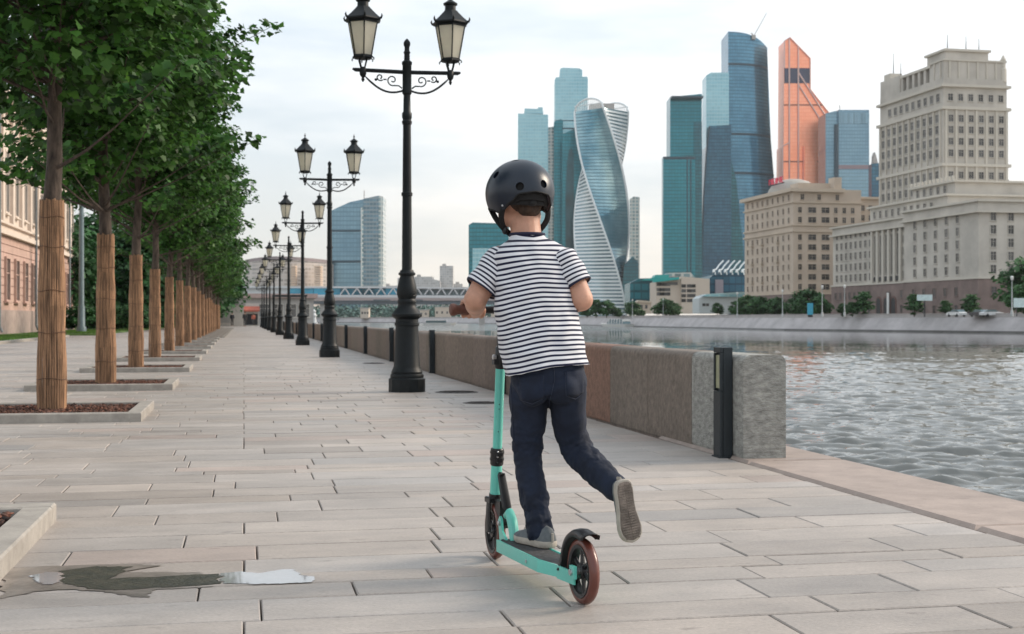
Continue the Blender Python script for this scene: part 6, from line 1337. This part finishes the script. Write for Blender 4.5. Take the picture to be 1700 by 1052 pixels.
def pocket(c):
    n_ = 9; g = [[None]*(n_+1) for _ in range(n_+1)]; m = MB(); vs = []
    for j in range(n_+1):
        for i in range(n_+1):
            u, v = i/n_, j/n_; a = [c[0][0]*(1-u) + c[1][0]*u, c[0][1]*(1-u) + c[1][1]*u]; b_ = [c[3][0]*(1-u) + c[2][0]*u, c[3][1]*(1-u) + c[2][1]*u]; pt = (a[0]*(1-v) + b_[0]*v, a[1]*(1-v) + b_[1]*v + 4*v*(1-abs(2*u-1))); h = on_jeans(*pt, off=.0022)
            if h is None: return
            vs.append(h - PO)
    m.add(vs, [(j*(n_+1)+i, j*(n_+1)+i+1, (j+1)*(n_+1)+i+1, (j+1)*(n_+1)+i) for j in range(n_) for i in range(n_)]); link('back_pocket', evalmesh(m.mesh('back_pocket', M_denim, smooth='all', fix=True), [('SOLIDIFY', dict(thickness=.0025, offset=0))], 'back_pocket'), jeans)
pocket([(862, 626), (902, 620), (903, 660), (865, 664)]); pocket([(938, 617), (969, 612), (968, 652), (940, 657)])
for c in ([(862, 626), (865, 664), (884, 670), (903, 660), (902, 620)], [(938, 617), (940, 657), (955, 662), (968, 652), (969, 612)]): seam(c)
seam([(919, 606), (921, 630), (914, 662), (912, 680)]); seam([(848, 640), (851, 690), (853, 740)]);
# shoes
def shoe(M4, label):
    """local: x toe, y side, z up, origin under the middle of the sole"""
    prof = [(-.104, .0), (-.101, .018), (-.092, .027), (-.070, .0315), (-.035, .030), (0, .0315), (.030, .037), (.055, .0405), (.078, .037), (.092, .028), (.100, .016), (.104, 0)]
    def half(x):
        for (a, w0), (b_, w1) in zip(prof[:-1], prof[1:]):
            if x <= b_: t_ = (x-a)/(b_-a); return w0 + (w1-w0)*t_
        return 0
    N = 40; xs = [-.104 + .208*(1-math.cos(PI*k/N))/2 for k in range(N+1)]
    sh_ = bpy.data.objects.new('shoe', None); COL.objects.link(sh_); sh_.parent = child; sh_.matrix_local = Matrix.Translation(-PO) @ M4
    cy = lambda x: .004*math.sin((x+.1)*15)
    m = MB(); ring = [(x, cy(x) + half(x)) for x in xs] + [(x, cy(x) - half(x)) for x in reversed(xs[1:-1])]
    n = len(ring); lv = [(.96, .0), (1.02, .004), (1.03, .012), (1.03, .019), (1.0, .022)]; vs = []
    for k_, z in lv: vs += [(x*(1+(k_-1)*.5), cy(x) + (y-cy(x))*k_, z + .010*max(0, (x-.05)/.05)**2*.6) for x, y in ring]
    m.add(vs, [(j*n+i, j*n+(i+1) % n, (j+1)*n+(i+1) % n, (j+1)*n+i) for j in range(len(lv)-1) for i in range(n)] + [tuple(range(n))[::-1]]); m.build('midsole', M_rub, sh_, smooth=50)
    m = MB(); vs = [(x*.93, cy(x) + (y-cy(x))*.86, -.0015 + .010*max(0, (x-.05)/.05)**2*.6) for x, y in ring] + [(x*.93, cy(x) + (y-cy(x))*.86, .002 + .010*max(0, (x-.05)/.05)**2*.6) for x, y in ring]
    m.add(vs, [tuple(range(n))[::-1]] + [(i, (i+1) % n, n+(i+1) % n, n+i) for i in range(n)]); m.build('outsole', M_sole, sh_)
    m = MB()
    for k in range(22):
        x = -.088 + k*.0083; h = half(x)*.78
        for a, b_ in ((-1, -.03), (.03, 1)):
            m.box(x, x+.0045, cy(x) + h*a, cy(x) + h*b_, -.0036 + .010*max(0, (x-.05)/.05)**2*.6, -.0014)
    m.build('tread', M_sole, sh_, kind='stuff')
    m = MB(); hk = [(-.104, .030), (-.100, .052), (-.090, .068), (-.060, .074), (-.030, .074), (-.005, .068), (.025, .056), (.055, .044), (.080, .036), (.096, .028), (.104, .020)]
    def hh(x):
        for (a, w0), (b_, w1) in zip(hk[:-1], hk[1:]):
            if x <= b_: return w0 + (w1-w0)*(x-a)/(b_-a)
        return .02
    na = 24; vs = []
    for x in xs:
        w_, h_ = half(x)*1.0 + .0008, hh(x) - .018
        for k in range(na+1):
            q = PI*k/na; cx_ = math.cos(q); sx = math.sin(q)**.72; tp = 1 - .28*sx*(1 if x < .03 else .6); vs.append((x, cy(x) + w_*cx_*tp, .018 + h_*sx + .010*max(0, (x-.05)/.05)**2*.6))
    m.add(vs, [(i*(na+1)+k, i*(na+1)+k+1, (i+1)*(na+1)+k+1, (i+1)*(na+1)+k) for i in range(N) for k in range(na)]); m.build('upper', M_canvas, sh_, smooth='all')
    m = MB(); 
    for k in range(4): x = .0 + k*.014; m.tube([(x, cy(x) + y_, hh(x) + .003 - 9*y_*y_ ) for y_ in (-.016, -.008, 0, .008, .016)], .0022, 6)
    m.build('laces', M_rub, sh_, smooth='all', kind='stuff')
    m = MB(); m.tube([(-.106, cy(0)*0, .020), (-.106, 0, .05)], .0035, 6, flat=(1, 2)); m.build('heel_tab', M_rub, sh_)
    return sh_
hd_ = Matrix.Rotation(rad(12), 3, 'Z') @ su; ctr = W(889, 529, 4.575); ctr.z = .1035
shoe(Matrix((( hd_.x, -hd_.y, 0, ctr.x), (hd_.y, hd_.x, 0, ctr.y), (0, 0, 1, ctr.z), (0, 0, 0, 1))), 'left')
xl = (Vector((0, 0, -1)) + RGT*.17 - FWD*.05).normalized(); zl_ = (FWD*.90 - RGT*.34 + UP*.12); zl_ = (zl_ - xl*zl_.dot(xl)).normalized(); yl = zl_.cross(xl)
c_ = W(1044, 848, 4.335)
shoe(Matrix(((xl.x, yl.x, zl_.x, c_.x), (xl.y, yl.y, zl_.y, c_.y), (xl.z, yl.z, zl_.z, c_.z), (0, 0, 0, 1))), 'right')

# ------------------------------------------------------------------ distant walkers
def walker(label, x, y, h, mc, ml):
    t = thing('person', label, 'person', (x, y, 0)); s = h/1.72
    def part(name, fn, vox, m_): m = MB(); fn(m); me = union(m, vox, 2, name, m_); me.transform(Matrix.Scale(s, 4)); return link(name, me, t)
    def b_(m):
        capsule(m, [(0, 0, .92), (0, 0, 1.2), (0, 0, 1.40)], [.13, .14, .12], flat=(.62, 1), up=(0, 1, 0)); capsule(m, [(0, 0, 1.38), (0, 0, 1.5)], [.055, .05]); m.ball((0, 0, 1.60), .10, sc=(.85, .95, 1.2)); m.ball((0, .1, 1.59), .018)
        for q in (-1, 1): capsule(m, [(q*.18, 0, 1.38), (q*.23, -.03*q, 1.12), (q*.22, .12*q, .90)], [.05, .042, .03]); capsule(m, [(q*.08, 0, .92), (q*.09, .12*q, .50), (q*.09, .20*q - .06, .08)], [.085, .06, .04]); capsule(m, [(q*.09, .2*q-.06, .06), (q*.09, .2*q+.10, .04)], [.045, .035])
    part('body', b_, .022, M_skin)
    part('coat', lambda m: (capsule(m, [(0, 0, .85), (0, 0, 1.2), (0, 0, 1.42)], [.16, .165, .13], flat=(.66, 1), up=(0, 1, 0)), [capsule(m, [(q*.18, 0, 1.38), (q*.23, -.03*q, 1.12), (q*.22, .10*q, .94)], [.06, .052, .042]) for q in (-1, 1)]), .022, mc)
    part('trousers', lambda m: [capsule(m, [(q*.08, 0, .92), (q*.09, .12*q, .50), (q*.09, .20*q - .06, .12)], [.10, .07, .055]) for q in (-1, 1)], .022, ml)
    part('hair', lambda m: m.ball((0, -.015, 1.63), .105, sc=(.88, .95, 1.12)), .02, M_hair)
walker('distant walker in dark clothes at the end of the promenade', .12, 150, 1.7, M_dk, M_dk)
walker('distant walker before the pale kiosk wall, farther left', -1.35, 160, 1.65, M_card, M_dk)
walker('distant walker in red near the snack kiosk', 1.2, 171, 1.6, M_red, M_dk)
